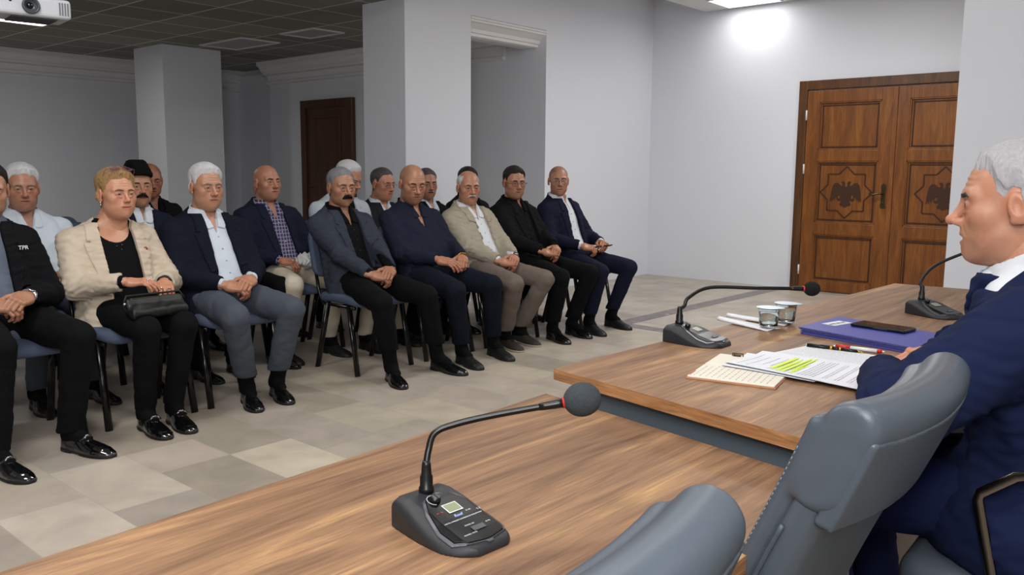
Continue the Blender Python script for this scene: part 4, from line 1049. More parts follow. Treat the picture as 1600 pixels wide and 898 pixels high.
def person(S):
    """S: dict, world positions. Returns the root Empty."""
    ba = math.radians(S.get('body', 0)); hx, hy, hz = S['head']
    q = S.get('q', 1)                      # 1 fine, 2 coarse (rear rows)
    cb, sb = math.cos(ba), math.sin(ba); O = np.array(S.get('seat', (hx+.10, hy)))
    def loc(p): p = np.array(p, float); d = p[:2]-O; r = [d[0]*cb+d[1]*sb, -d[0]*sb+d[1]*cb]; return np.array(r+[p[2]]) if len(p) > 2 else np.array(r)
    root = empty('person', (O[0], O[1], 0), ba, S['label'], 'person', S.get('group'))
    sc = S.get('scale', 1); HC = loc((hx, hy, hz)); bel = S.get('belly', .0); wd = S.get('wide', 1.0)
    zs = S.get('seat_z', .455)
    # head frame
    hy_ = math.radians(S.get('yaw', 0))-ba; RH = np.array(Matrix.Rotation(hy_, 3, 'Z') @ Matrix.Rotation(math.radians(S.get('pitch', 0)), 3, 'Y') @ Matrix.Rotation(math.radians(S.get('roll', 0)), 3, 'X'))
    hs_ = S.get('head_scale', 1.0)
    def h2l(V): return V*hs_ @ RH.T+HC
    NB = HC+RH@np.array((-.040, 0, -.135))*hs_*.9; NB[2] = HC[2]-.150*hs_-S.get('neck', 0)
    zn = NB[2]
    if 'neckbase' in S: NB[:2] = loc((*S['neckbase'], 0))[:2]
    nkt = HC+RH@np.array((-.035, 0, -.09))*hs_; nsl = (nkt-NB)[:2]/max(.03, nkt[2]-NB[2])
    px0 = S.get('pelvis_x', -.02)
    def ctr(z):
        t = np.clip((z-zs)/(zn-zs), 0, 1); up = np.clip(z-zn, -.02, .12)
        return px0+(NB[0]-px0)*t-.022*np.sin(t*math.pi)*S.get('slouch', 1)+up*nsl[0], NB[1]*t+up*nsl[1]
    TT = [0, .12, .30, .50, .70, .84, .93, 1.0, 1.07, 1.2]
    HW = np.array([.190, .188, .172, .168, .180, .184, .165, .112, .064, .058])*wd
    HD = np.array([.130, .135, .125, .118, .120, .112, .095, .075, .062, .060])
    BX = np.array([0, .035, .055, .045, .018, 0, 0, 0, 0, 0])*bel
    def torso(p, infl=0):
        z = p[:, 2]; t = (z-zs)/(zn-zs); cx, cy = ctr(z); w_ = tab(t, TT, HW)+infl; dd = tab(t, TT, HD+BX*.5)+infl; ox = tab(t, TT, BX*.5)
        X, Y = np.abs((p[:, 0]-cx-ox)/dd), np.abs((p[:, 1]-cy)/w_)
        k = (X**2.35+Y**2.35)**(1/2.35); d = (k-1)*np.minimum(w_, dd)
        return d*.9
    # limbs
    W = S.get('hands', None); zsh = zn-.072; swd = .172*wd
    cx, cy = ctr(zsh); lean = 0
    SH = [np.array((cx+.0, cy-swd, zsh)), np.array((cx+.0, cy+swd, zsh))]        # 0 right, 1 left
    hands = []
    mode = S.get('mode', 'clasp')
    if mode == 'clasp':
        c = loc(W); sw = S.get('top', 1)
        for i, s in enumerate((-1, 1)):
            up = .020 if (i == 0) == (sw == 0) else 0
            w_ = c+np.array((-.050, s*.078, .004+up)); xd = nrm((.62, -s*.74, -.16)); zd = np.array((.30, s*.30, .90)); zd = nrm(zd-xd*(xd@zd)); hands.append((w_, xd, zd, 'clasp'))
    else:
        for i, (wp, xd, zd, ps) in enumerate(S['hand_list']):
            w_ = loc(wp); 
            rot = lambda v: np.array((v[0]*cb+v[1]*sb, -v[0]*sb+v[1]*cb, v[2]))
            xd = nrm(rot(np.array(xd, float))); zd = rot(np.array(zd, float)); zd = nrm(zd-xd*(xd@zd)); hands.append((w_, xd, zd, ps))
    L1, L2 = S.get('arm', (.275, .255))
    pole = S.get('pole', (-.45, .75, -.75)); EL = []
    for i, s in enumerate((-1, 1)):
        pl = S.get('poles', [pole, pole])[i]; EL.append(ik(SH[i], hands[i][0], L1, L2, (pl[0], s*pl[1], pl[2])))
    KN = [loc(k) for k in S['knees']]; 
    HP = [np.array((px0+.01, s*.095, zs+.075)) for s in (-1, 1)]
    FT = [(loc((*a, 0))[:2], loc((*b, 0))[:2]) for a, b in S['feet']]
    AN = []
    for a, b in FT:
        d = (b-a)/(np.linalg.norm(b-a)+1e-9); an = a+d*.045; AN.append(np.array((an[0], an[1], .085)))
    thick = S.get('thigh', 1.0)
    # ---------- body: one continuous skin mesh
    h = S['face']; hf = head_sdf(h)
    res = {0: .0021, 1: .0028, 2: .0042}[q]
    V, F = snet(hf, (-.12, -.105, -.20), (.135, .105, .13), res); V = refine(hf, V, 1)
    parts = [(h2l(V), F, head_tone(h, V))]
    def fb(p):
        d = np.maximum(torso(p, -.012), zs+.02-p[:, 2])
        for i in (0, 1):
            d = smin(d, cap(p, SH[i], EL[i], .042, .030), .03); d = smin(d, cap(p, EL[i], hands[i][0], .028, .024), .01)
            d = smin(d, cap(p, HP[i], KN[i], .070, .048), .03); d = smin(d, cap(p, KN[i], AN[i], .047, .032), .01)
            t2 = np.array((*FT[i][1], .022)); d = smin(d, cap(p, AN[i]-(0, 0, .03), AN[i]-(0, 0, .03)+(t2-AN[i]+(0, 0, .03))*.6, .022, .016), .01)
        return smin(d, cap(p, NB+(0, 0, -.02), NB+(HC-NB)*.35, .055*hs_, .052*hs_), .03)
    al = np.vstack([SH, EL, KN, HP, AN, [NB], [[f[1][0], f[1][1], 0] for f in FT], [hd[0] for hd in hands]]); lo = al.min(0)-.2; hi = al.max(0)+.2; lo[2] = .012; hi[2] = zn+.10
    fb2 = lambda p: np.maximum(fb(p), .02-p[:, 2])
    V, F = snet(fb2, lo, hi, .013); parts.append((V, F, np.tile(C_skin*np.array(h.get('skin', (1, 1, 1)))*.96, (len(V), 1))))
    for i, (w_, xd, zd, ps) in enumerate(hands):
        if ps is None: continue
        hv, hF, hT, _ = hand_mesh(ps, .0022 if q == 0 else .0029 if q == 1 else .004)
        hv = hv.copy(); F2 = hF
        if i == 1: hv[:, 1] *= -1; F2 = hF[:, ::-1]
        R = np.stack([xd, np.cross(zd, xd), zd], 1); ks = S.get('hand_scale', 1.0); hv = hv*ks @ R.T+w_
        parts.append((hv, F2, hT*C_skin*np.array(h.get('skin', (1, 1, 1)))*np.array([1.0, .93, .90])))
    # eyes
    for s in (-1, 1):
        n1, n2 = 14, 20; E = []; T = []
        dg = nrm((1, s*.02+h.get('look', 0), -.05))
        for a in range(n1+1):
            for b in range(n2):
                th, ph = math.pi*a/n1, 2*math.pi*b/n2; v = np.array((math.cos(th), math.sin(th)*math.cos(ph), math.sin(th)*math.sin(ph)))
                v = v@np.array(Vector((1, 0, 0)).rotation_difference(Vector(dg)).to_matrix()).T
                E.append(np.array((.0745, s*.0305*h.get('wide', 1), .001))+v*.0116)
                an = math.degrees(th); T.append((.006, .005, .005) if an < 14 else (.030, .016, .010) if an < 33 else (.36, .32, .30))
        fe = np.array([(a*n2+b, a*n2+(b+1) % n2, (a+1)*n2+(b+1) % n2, (a+1)*n2+b) for a in range(n1) for b in range(n2)])
        parts.append((h2l(np.array(E)), fe, np.array(T)))
    n = 0; VV, FF, TTn = [], [], []
    for v, f_, t in parts: VV.append(v); FF.append(f_+n); TTn.append(t); n += len(v)
    body = arr_obj('body', np.vstack(VV), np.vstack(FF), M_skin, root, tone=np.vstack(TTn))
    for nm, g, m in hair_sdf(h, hf):
        V, F = snet(g, (-.16, -.13, -.13), (.15, .13, .17), res*1.05)
        if len(V): arr_obj(nm, h2l(V), F, m, root)
    # ---------- clothes
    c = S['wear']; seed = int(abs(hy)*1000) % 997
    hq = {0: .0062, 1: .0078, 2: .010}[q]
    def folds(p, amp=.0035):
        z = p[:, 2]; d = amp*wob(p*np.array([1, 1, .75]), 17, seed)+amp*.55*wob(p*np.array([1, .8, 1.8]), 38, seed+1)
        for i in (0, 1):
            r = np.linalg.norm(p-EL[i], axis=1); ax = nrm(hands[i][0]-SH[i]); d = d+amp*1.5*np.sin(((p-EL[i])@ax)*150+3*wob(p, 14, seed+2))*np.exp(-(r/.075)**2)
            r2 = np.linalg.norm(p-SH[i]+np.array((0, 0, .09)), axis=1); d = d+amp*.8*np.sin((p[:, 2]+p[:, 0])*110+2*wob(p, 12, seed+4))*np.exp(-(r2/.07)**2)
        return d
    def sleeves(p, r0, r1, r2, short=0, k=.035, d=None):
        for i in (0, 1):
            a, e, w_ = SH[i], EL[i], hands[i][0]; u = nrm(w_-e); w2 = w_-u*short
            fa = cap(p, e, w2+u*.03, r1, r2-.001); fa = smax(fa, (p-w2)@u, .003)
            d = smin(d, smin(cap(p, a+(0, 0, -.012), e, r0, r1), fa, .015), k)
        return d
    lo2 = np.vstack([SH, EL, [hd[0] for hd in hands]]).min(0)-.12; hi2 = np.vstack([SH, EL, [hd[0] for hd in hands]]).max(0)+.12
    lo2 = np.minimum(lo2, (-.24, -.27, 0)); hi2 = np.maximum(hi2, (.22, .27, 0)); lo2[2] = zs-.02-((c.get('jacket') or {}).get('skirt') or 0); hi2[2] = zn+.11
    coll_r = .066*hs_+.002
    nk0, nk1 = NB+(0, 0, -.03), HC+RH@np.array((-.035, 0, -.09))*hs_
    jacket = c.get('jacket'); shirt = c['shirt']; open_ = c.get('vee', .03)
    sfat = c.get('sleeve', 1.0)
    def fs(p):       # shirt
        inf = 0 if jacket else .006
        d = torso(p, inf)
        if jacket: d = sleeves(p, .050, .042, .030, .004, d=d)
        else: d = sleeves(p, .064*sfat, .052*sfat, .036*sfat, .012, d=d)+0
        d = d+folds(p, .0022 if jacket else .0038)
        z = p[:, 2]; cx, cy = ctr(z); Y = p[:, 1]-cy-NB[1]*0; X = p[:, 0]-cx
        if c.get('placket', 1): d = d-.0016*((np.abs(Y) < .016) & (X > 0))
        t = (z-zs)/(zn-zs)
        neck = cap(p, nk0, nk1, coll_r-.001, coll_r-.004)
        d = smax(d, -neck, .006)
        if c.get('collar') == 'scoop': d = np.maximum(d, -np.maximum(ell(np.stack([X, Y, z], 1), (.09, 0, zn-.005), (.11, .085, .085)), -X))
        elif open_: d = np.maximum(d, -np.maximum(np.maximum(np.abs(Y)-np.clip((z-(zn-c.get('vdepth', .10)))*open_/.10, -1, .06), -X), -(z-(zn-.16))))
        d = smax(d, z-zn-.035, .006)
        return np.maximum(d, zs-z)
    sdf_obj('shirt' if c.get('shirt_name') is None else c['shirt_name'], fs, lo2, hi2, hq, shirt, root)
    if c.get('collar') in ('shirt', 'stand'):
        def fc(p):
            z = p[:, 2]; ax = nrm(nk1-nk0); u = (p-nk0)@ax; r = np.linalg.norm(p-nk0-u[:, None]*ax, axis=1); cx, cy = ctr(z); X = p[:, 0]-cx; Y = p[:, 1]-cy
            front = np.clip(X/.07, -1, 1)
            ring = np.maximum(np.abs(r-coll_r-.004-.004*(.075-u)/.03*(u < .07))-.0035, np.abs(u-.052-c.get('coll_up', 0)+c.get('tilt', .014)*front)-.022)
            gap = .006+open_*np.clip((z-(zn-.06))*12, .25, 1.1)
            ring = np.maximum(ring, -np.maximum(np.abs(Y)-gap, -X))
            if c['collar'] == 'shirt':
                g = open_*np.clip((z-(zn-.10))/.10, .1, 1.3)
                wing = np.maximum(np.maximum(torso(p, .010), np.maximum(g+.002-np.abs(Y), np.abs(Y)-np.interp(z-zn, [-.075, -.06, .0, .03], [.030+open_*.5, .045+open_*.6, .062, .062]))), np.maximum(zn-.068-.25*(np.abs(Y)-.03)-z, z-zn-.012))
                wing = np.maximum(wing, .02-X); wing = np.maximum(wing, -cap(p, nk0, nk1, coll_r-.001))
                ring = smin(ring, wing, .004)
            return ring*.85
        sdf_obj('collar', fc, (NB[0]-.13, NB[1]-.12, zn-.09), (NB[0]+.16, NB[1]+.12, zn+.14), .0040 if q < 2 else .006, c.get('collar_mat', shirt), root)
    if c.get('buttons') is not None and q < 2:
        b = MB()
        for k in range(5):
            z = zn-.115-k*.062; cx, cy = ctr(z); xs = np.linspace(0, .3, 200); dd = fs(np.stack([cx+xs, np.full(200, cy), np.full(200, z)], 1)); ii = np.nonzero(dd < 0)[0]
            if len(ii) and z > zs+.1: b2 = MB(); b2.tube([(cx+xs[ii[-1]]-.001, cy, z), (cx+xs[ii[-1]]+.0025, cy, z)], .0052, c['buttons'], seg=10); b2.build('button', root)
    if c.get('tie'):
        def ftie(p):
            z = p[:, 2]; cx, cy = ctr(z); X = p[:, 0]-cx; Y = p[:, 1]-cy; w_ = np.interp(z-zn, [-.40, -.06, -.045, -.035, .0, .012], [.036, .018, .011, .016, .022, .018])
            return np.maximum(np.maximum(torso(p, .008)-.007*(z > zn-.045), np.abs(Y)-w_), np.maximum(np.maximum(-X, z-zn-.012), zs+.1-z))*.9
        sdf_obj('necktie', ftie, (NB[0]-.1, NB[1]-.06, zs+.08), (NB[0]+.25, NB[1]+.06, zn+.03), .004, c['tie'], root)
    if jacket:
        jm = jacket['mat']; ow = jacket.get('open', (.062, .015, .03)); zb = zs+(zn-zs)*jacket.get('btn', .36); inf = jacket.get('infl', .016); zip_ = jacket.get('style') == 'blouson'
        def wedge(z, e=0): return np.interp(z, [zs, zb, zb+.03, zn-.02, zn+.05], [ow[2], ow[1], ow[1]+.004, ow[0], ow[0]+.004])+e
        def J(p):
            d = torso(p, inf); d = sleeves(p, .066*sfat, .056*sfat, .041*sfat, .022, d=d)
            t = np.clip(1-(np.abs(p[:, 2]-zs)/.10), 0, 1); d = d-.010*t
            if jacket.get('skirt'): d = smin(d, ell(p, (px0+.06, 0, zs+.03), (.235, .235*wd, jacket['skirt'])), .05)
            return d+folds(p, jacket.get('fold', .0034))
        def fj(p):
            z = p[:, 2]; cx, cy = ctr(z); X = p[:, 0]-cx; Y = p[:, 1]-cy
            d = J(p)
            d = np.maximum(d, -np.maximum(np.abs(Y+jacket.get('skew', 0))-wedge(z), -X-.0))
            d = smax(d, -cap(p, nk0+(0, 0, .0), nk1, coll_r+.012, coll_r+.008), .008); d = smax(d, z-zn-.022-c.get('jup', .5)*np.clip(-X, -.04, .07), .008)
            return np.maximum(d, zs-(jacket.get('skirt') or 0)*.9-z)
        sdf_obj('jacket' if not zip_ else 'zip_jacket', fj, lo2, hi2, hq, jm, root)
        if q < 2 or jacket.get('lapel', 1):
            lw = jacket.get('lapel_w', .070)
            for s in (-1, 1):
                def fl(p, s=s):
                    z = p[:, 2]; cx, cy = ctr(z); X = p[:, 0]-cx; Y = (p[:, 1]-cy+jacket.get('skew', 0))*s
                    t = (z-zb)/(zn-zb); nt = .80
                    if zip_: o = np.interp(z-zn, [-.10, -.085, -.02, .05], [.0, .055, .062, .04])
                    else: o = np.where(t < nt, np.interp(t, [0, .15, nt-.015, nt], [.0, .018, lw, lw*.92]), np.interp(t, [nt, nt+.012, nt+.02, 1.0, 1.2], [lw*.55, lw*.55, lw*.80, .050, .04]))
                    wv = wedge(z)
                    d = np.maximum(J(p)-.0065, np.maximum(wv-.003-Y, Y-wv-o))
                    d = np.maximum(d, np.maximum(-X+.01-.05*np.clip((z-zn+.04)/.06, 0, 1), zb-z)); d = np.maximum(d, -cap(p, nk0, nk1, coll_r+.010, coll_r+.006))
                    return np.maximum(d, z-zn-.010)*.9
                sdf_obj('lapel' if not zip_ else 'jacket_collar', fl, (NB[0]-.16, -.2+min(0, NB[1]), zb-.02), (NB[0]+.26, .2+max(0, NB[1]), zn+.06), .0044 if q < 2 else .0065, jm, root)
    # trousers
    T = c['trousers']; hem = c.get('hem', .10); tw = c.get('leg', 1.0)
    def ft(p):
        d = ell(p, (px0, 0, zs+.085), (.150, .178*wd, .095))
        for i in (0, 1):
            a, k, n_ = HP[i], KN[i], AN[i]
            th = cap(p, a, k, .086*thick, .066*thick**.5); d = smin(d, th, .035)
            sh_ = cap(p, k, n_+(0, 0, .01), .064*thick**.5, .050*tw); r = np.linalg.norm(p-k, axis=1)
            sh_ = sh_+.0016*np.sin(((p-k)@nrm(n_-k))*120+2*wob(p, 16, seed))*np.exp(-(r/.10)**2)
            d = smin(d, sh_, .007) if i == 0 else np.minimum(d, smin(sh_, th, .007))
        d = d+.0024*wob(p, 17, seed+7)+.0011*wob(p*np.array([1, 1, 1.6]), 40, seed+8)
        # crease of cloth at the hip
        for i in (0, 1):
            r = np.linalg.norm(p-HP[i]-np.array((.07, 0, .03)), axis=1); d = d+.004*np.sin((p[:, 0]*1.0-p[:, 2]*.4)*130+2*wob(p, 12, seed+3))*np.exp(-(r/.085)**2)
        hz_ = np.where((p[:, 1]-(AN[0][1]+AN[1][1])/2) < 0, hem, c.get('hem2', hem))
        return np.maximum(d, hz_-p[:, 2])*.92
    al = np.vstack([KN, HP, AN]); lo3 = al.min(0)-.13; hi3 = al.max(0)+.13; lo3[2] = hem-.02; lo3[0] = min(lo3[0], -.2); lo3[1] = min(lo3[1], -.22); hi3[1] = max(hi3[1], .22)
    sdf_obj('trousers', ft, lo3, hi3, hq*1.05, T, root)
    for i in (0, 1):
        if S.get('no_feet'): break
        def fk(p, i=i): return np.maximum(smin(cap(p, AN[i]+(0, 0, -.02), AN[i]+(KN[i]-AN[i])*.45, .040, .047), cap(p, AN[i], AN[i]+np.array(((FT[i][1]-FT[i][0])[0]*.3, (FT[i][1]-FT[i][0])[1]*.3, -.03)), .036, .032), .02)-.0006*wob(p, 60, 2), .05-p[:, 2])
        a = AN[i]; k2 = a+(KN[i]-a)*.5; lo4 = np.minimum(a, k2)-.1; hi4 = np.maximum(a, k2)+.1
        sdf_obj('sock', fk, lo4, hi4, .007, c.get('sock', M_sock), root)
        sh = shoe(root, c.get('shoe', 'oxford'), c.get('shoe_mat', M_shoe), tuple(FT[i][0]), tuple(FT[i][1]), i, c.get('sole'))
    root['_'] = 0; del root['_']
    return dict(root=root, h2l=h2l, hands=hands, NB=NB, zn=zn, zs=zs, ctr=ctr, J=(lambda p: torso(p, .016)), loc=loc, EL=EL, hf=hf, KN=KN)
M_sock = cloth('black_sock', (13, 13, 15))
def glasses(P, m_frame, lens=True, tilt=0, off=(0, 0, 0), name='glasses', lensm=None, half=False):
    """spectacles in head space"""
    off = np.array(off, float); Rt = rotm((0, 1, 0), tilt); g = empty(name, (0, 0, 0)); g.parent = P['root']
    X = lambda v: P['h2l'](((np.array(v, float) if False else np.array([v], float)) @ Rt.T+off))[0]
    for s in (-1, 1):
        b = MB(); pts = [X((.098-.10*abs(math.cos(a)*.022+.032*0)-.006*(math.cos(a)*s > 0), s*.033+.024*math.cos(a), -.003+.0155*math.sin(a))) for a in np.linspace(0, 2*math.pi, 26)]
        b.tube(pts, .0013, m_frame, seg=6, caps=False); b.build('rim', g)
        if lens:
            b = MB(); c0 = np.mean(pts[:-1], axis=0); b.add([c0]+pts[:-1], [(0, i+1, (i+1) % 25+1) for i in range(25)], lensm or M_lens); b.build('lens', g)
        b = MB(); b.tube([X((.090, s*.057, .002)), X((.082, s*.076, .004)), X((.0, s*.083, .006)), X((-.02, s*.083, -.008))], .0016, m_frame, seg=6); b.build('temple', g)
    b = MB(); b.tube([X((.097, -.009, .001)), X((.101, 0, .004)), X((.097, .009, .001))], .0014, m_frame, seg=6); b.build('bridge', g)
def clear_lens():
    m = bpy.data.materials.new('spectacle_glass'); m.use_nodes = True; nt = m.node_tree; nt.nodes.remove(nt.nodes['Principled BSDF'])
    a = nt.nodes.new('ShaderNodeBsdfTransparent'); b = nt.nodes.new('ShaderNodeBsdfGlossy'); b.inputs['Roughness'].default_value = .05; mx = nt.nodes.new('ShaderNodeMixShader'); mx.inputs[0].default_value = .06
    nt.links.new(a.outputs[0], mx.inputs[1]); nt.links.new(b.outputs[0], mx.inputs[2]); nt.links.new(mx.outputs[0], nt.nodes['Material Output'].inputs[0]); return m
M_lens = clear_lens()
def on_chest(P, u, z, out=.0):
    """point on the jacket front at lateral offset u (left +) and height z"""
    cx, cy = P['ctr'](z); xs = np.linspace(0, .3, 300); d = P['J'](np.stack([cx+xs, np.full(300, cy+u), np.full(300, z)], 1)); ii = np.nonzero(d < 0)[0]
    return np.array((cx+(xs[ii[-1]] if len(ii) else .12)+out, cy+u, z))
def watch(P, i, m, strap):
    w_, xd, zd, _ = P['hands'][i]; e = P['EL'][i]; u = nrm(w_-e); c = w_-u*.004; b = MB(); g = empty('watch', (0, 0, 0)); g.parent = P['root']
    zz = nrm(zd-u*(u@zd)); yy = np.cross(zz, u); pts = [c+zz*.0245*math.cos(a)+yy*.0315*math.sin(a) for a in np.linspace(0, 2*math.pi, 24)]
    b.tube(pts, .005, strap, seg=8, flat=1.5, caps=False); b.build('strap', g)
    R = np.stack([u, yy, zz], 1); b = MB(); b.lathe([(.0, 0), (.018, 0), (.019, .004), (.016, .0065), (0, .0066)], m, seg=24, T=c+zz*.025, R=R); b.build('case', g)
    b = MB(); b.lathe([(.0, .0068), (.0145, .0068), (.0, .0072)], M_black, seg=24, T=c+zz*.025, R=R); b.build('dial', g)
# ================================================================== THE CAST
M_blkj = cloth('black_wool', (17, 17, 20)); M_blkt = cloth('black_trouser', (15, 15, 17)); M_beige = cloth('beige_blazer', (196, 182, 163), var=.04)
M_nvyj = cloth('navy_black_wool', (20, 24, 36)); M_nvy = cloth('navy_wool', (25, 29, 45)); M_nvys = cloth('navy_suit', (24, 27, 45)); M_char = cloth('charcoal_wool', (52, 57, 68)); M_gryt = cloth('grey_trouser', (74, 80, 90))
M_wsh = cloth('white_shirt', (214, 218, 224), bump=.15); M_bsh = cloth('pale_blue_shirt', (198, 207, 217), bump=.15); M_blks = cloth('black_shirt', (14, 14, 16)); M_nsh = cloth('navy_shirt', (30, 35, 50)); M_knit = cloth('grey_knit', (98, 106, 120), bscale=300)
M_cream = mat('cream_trouser', (200, 190, 172), rough=.85, bump=.2, var=.05); M_khaki = cloth('beige_jacket', (162, 154, 138), var=.05); M_taupe = cloth('taupe_trouser', (112, 101, 94)); M_nvt = cloth('dark_navy_trouser', (21, 25, 36)); M_lgrey = cloth('light_grey_jacket', (176, 184, 192)); M_jean = cloth('blue_jean', (52, 74, 112))
M_btn = mat('shirt_button', (170, 172, 176), rough=.3); M_btnd = mat('dark_button', (22, 22, 24), rough=.3)
def check_mat(name, base, l1, l2, n=72):
    m = mat(name, base, rough=.85, spec=.2); nt = m.node_tree; L = nt.links; tc = nt.nodes.new('ShaderNodeTexCoord'); b = nt.nodes['Principled BSDF']; prev = None
    col = None
    for ax, c in (((1, .35, 0), l1), ((0, 0, 1), l2)):
        dp = nt.nodes.new('ShaderNodeVectorMath'); dp.operation = 'DOT_PRODUCT'; dp.inputs[1].default_value = (ax[1] if ax[0] else 0, ax[0], ax[2]); L.new(tc.outputs['Object'], dp.inputs[0])
        mu = nt.nodes.new('ShaderNodeMath'); mu.operation = 'MULTIPLY'; mu.inputs[1].default_value = n; L.new(dp.outputs['Value'], mu.inputs[0])
        fr = nt.nodes.new('ShaderNodeMath'); fr.operation = 'FRACT'; L.new(mu.outputs[0], fr.inputs[0]); gt = nt.nodes.new('ShaderNodeMath'); gt.operation = 'LESS_THAN'; gt.inputs[1].default_value = .22; L.new(fr.outputs[0], gt.inputs[0])
        mx = nt.nodes.new('ShaderNodeMix'); mx.data_type = 'RGBA'; mx.inputs['B'].default_value = (*lin(c), 1)
        if col is None: mx.inputs['A'].default_value = (*lin(base), 1)
        else: L.new(col, mx.inputs['A'])
        L.new(gt.outputs[0], mx.inputs['Factor']); col = mx.outputs['Result']
    L.new(col, b.inputs['Base Color']); return m
M_plaid = check_mat('purple_plaid', (60, 54, 82), (150, 146, 168), (140, 136, 160), 44); M_chk = check_mat('grey_check', (186, 184, 188), (120, 112, 116), (120, 112, 116), 60)
def feet_at(x, y, spread=.2, ang=0): return [((x, y-spread/2), (x+.28, y-spread/2-.02)), ((x, y+spread/2), (x+.28, y+spread/2+.02))]
CAST = {}
def add(key, **k): CAST[key] = k
add('m1', label='man in black blazer and grey sweater at the left edge, wearing a steel watch', head=(-4.25, 1.335, 1.125), yaw=-14, pitch=12, roll=0, neckbase=(-4.27, 1.30), seat=(-4.17, 1.33), hands=(-3.93, 1.30, .650),
    knees=[(-3.74, 1.17, .51), (-3.74, 1.48, .51)], feet=[((-3.80, 1.13), (-3.54, 1.18)), ((-3.86, 1.44), (-3.60, 1.53))], wide=1.06, belly=.6, thigh=1.08,
    face=dict(hair=dict(mat=H_dark, t=.012), brows=H_dark, stubble=.35, skin=(.92, .88, .86), jaw=1.05),
    wear=dict(shirt=M_knit, collar='crew', placket=0, vee=0, shirt_name='sweater', jacket=dict(mat=M_blkj, open=(.062, .055, .075), btn=.1), trousers=M_blkt, shoe='loafer', shoe_mat=M_patent, hem=.085, leg=1.12))
add('w', label='blond woman in beige blazer and black top, glasses pushed up on her hair', head=(-4.30, 1.925, 1.095), yaw=4, pitch=0, neckbase=(-4.36, 1.90), seat=(-4.17, 1.89), hands=(-3.95, 1.90, .660), mode='list',
    hand_list=[((-3.98, 1.80, .695), (.55, .80, -.02), (.1, -.2, .9), 'rest'), ((-4.00, 2.00, .675), (.90, -.34, -.26), (.3, 0, .9), 'rest')],
    knees=[(-3.77, 1.79, .495), (-3.77, 1.97, .495)], feet=[((-3.93, 1.82), (-3.68, 1.81)), ((-3.93, 1.965), (-3.67, 1.93))], wide=1.02, belly=.9, thigh=.93, head_scale=.98, hand_scale=.9,
    face=dict(hair=dict(mat=H_blond, t=.017, top=.5, side=.1, low=.01, mess=.003), brows=mat('light_brow', (110, 84, 62), rough=.7), skin=(1.30, 1.18, 1.12), nose=.85, jaw=1.08, fat=.6, lips=(.85, .42, .42), wide=1.04),
    wear=dict(shirt=M_blks, collar='scoop', placket=0, vee=0, shirt_name='top', jacket=dict(mat=M_beige, open=(.085, .085, .12), btn=.15, lapel_w=.075, fold=.0045), trousers=M_blkt, shoe='loafer', shoe_mat=M_patent, hem=.10, leg=.95, sleeve=1.06))
add('m3', label='white-haired man in dark jacket, pale shirt and grey trousers, hands clasped', head=(-4.33, 2.425, 1.125), yaw=-4, pitch=3, seat=(-4.17, 2.42), hands=(-3.95, 2.40, .625),
    knees=[(-3.76, 2.23, .50), (-3.76, 2.56, .50)], feet=[((-4.00, 2.42), (-3.75, 2.335)), ((-4.01, 2.60), (-3.77, 2.53))], wide=1.10, belly=1.0, thigh=1.1,
    face=dict(hair=dict(mat=H_white, t=.014, top=.5), brows=H_grey, skin=(1.02, .94, .9), jaw=1.1, fat=.7, nose=1.1),
    wear=dict(shirt=M_bsh, collar='shirt', buttons=M_btn, jacket=dict(mat=M_nvyj, open=(.062, .070, .085), btn=.12), trousers=M_gryt, hem=.15, leg=1.12, vee=.028))
add('m4', label='bald man in navy blazer and purple plaid shirt, cream trousers, behind the front row', head=(-5.08, 3.29, 1.135), yaw=0, pitch=-2, seat=(-4.92, 3.32), mode='list',
    hand_list=[((-4.74, 3.16, .64), (.85, .45, -.1), (.1, -.2, .95), 'hold'), ((-4.72, 3.44, .66), (.75, -.6, -.1), (.2, .1, .95), 'hold')],
    knees=[(-4.50, 3.08, .51), (-4.50, 3.42, .51)], feet=[((-4.74, 3.12), (-4.49, 3.10)), ((-4.72, 3.46), (-4.46, 3.46))], wide=1.06, belly=.8, q=1,
    face=dict(hair=None, brows=H_brown, bald_shadow=.12, skin=(.98, .84, .78), stubble=.3, jaw=1.05, fat=.3, nose=1.05),
    wear=dict(shirt=M_plaid, collar='shirt', buttons=M_btn, jacket=dict(mat=M_nvy, open=(.062, .060, .08), btn=.12), trousers=M_cream, hem=.11, shoe_mat=M_matte, leg=1.05))
add('m5', label='grey-haired man with thick black moustache, charcoal jacket over black shirt', head=(-4.38, 3.37, 1.115), yaw=-10, pitch=4, seat=(-4.18, 3.38), hands=(-3.92, 3.34, .600),
    knees=[(-3.72, 3.13, .475), (-3.74, 3.50, .475)], feet=[((-3.80, 3.25), (-3.55, 3.14)), ((-3.80, 3.60), (-3.53, 3.61))], wide=1.04, belly=.3,
    face=dict(hair=dict(mat=H_grey, t=.011, rec=.004), brows=H_salt, moustache=(.030, .0105, .012, H_black), skin=(.86, .78, .72), jaw=1.0, nose=1.12, stubble=.2),
    wear=dict(shirt=M_blks, collar='shirt', buttons=M_btnd, jacket=dict(mat=M_char, open=(.064, .05, .07), btn=.2), trousers=M_blkt, hem=.19, hem2=.15, leg=1.1, vee=.028))
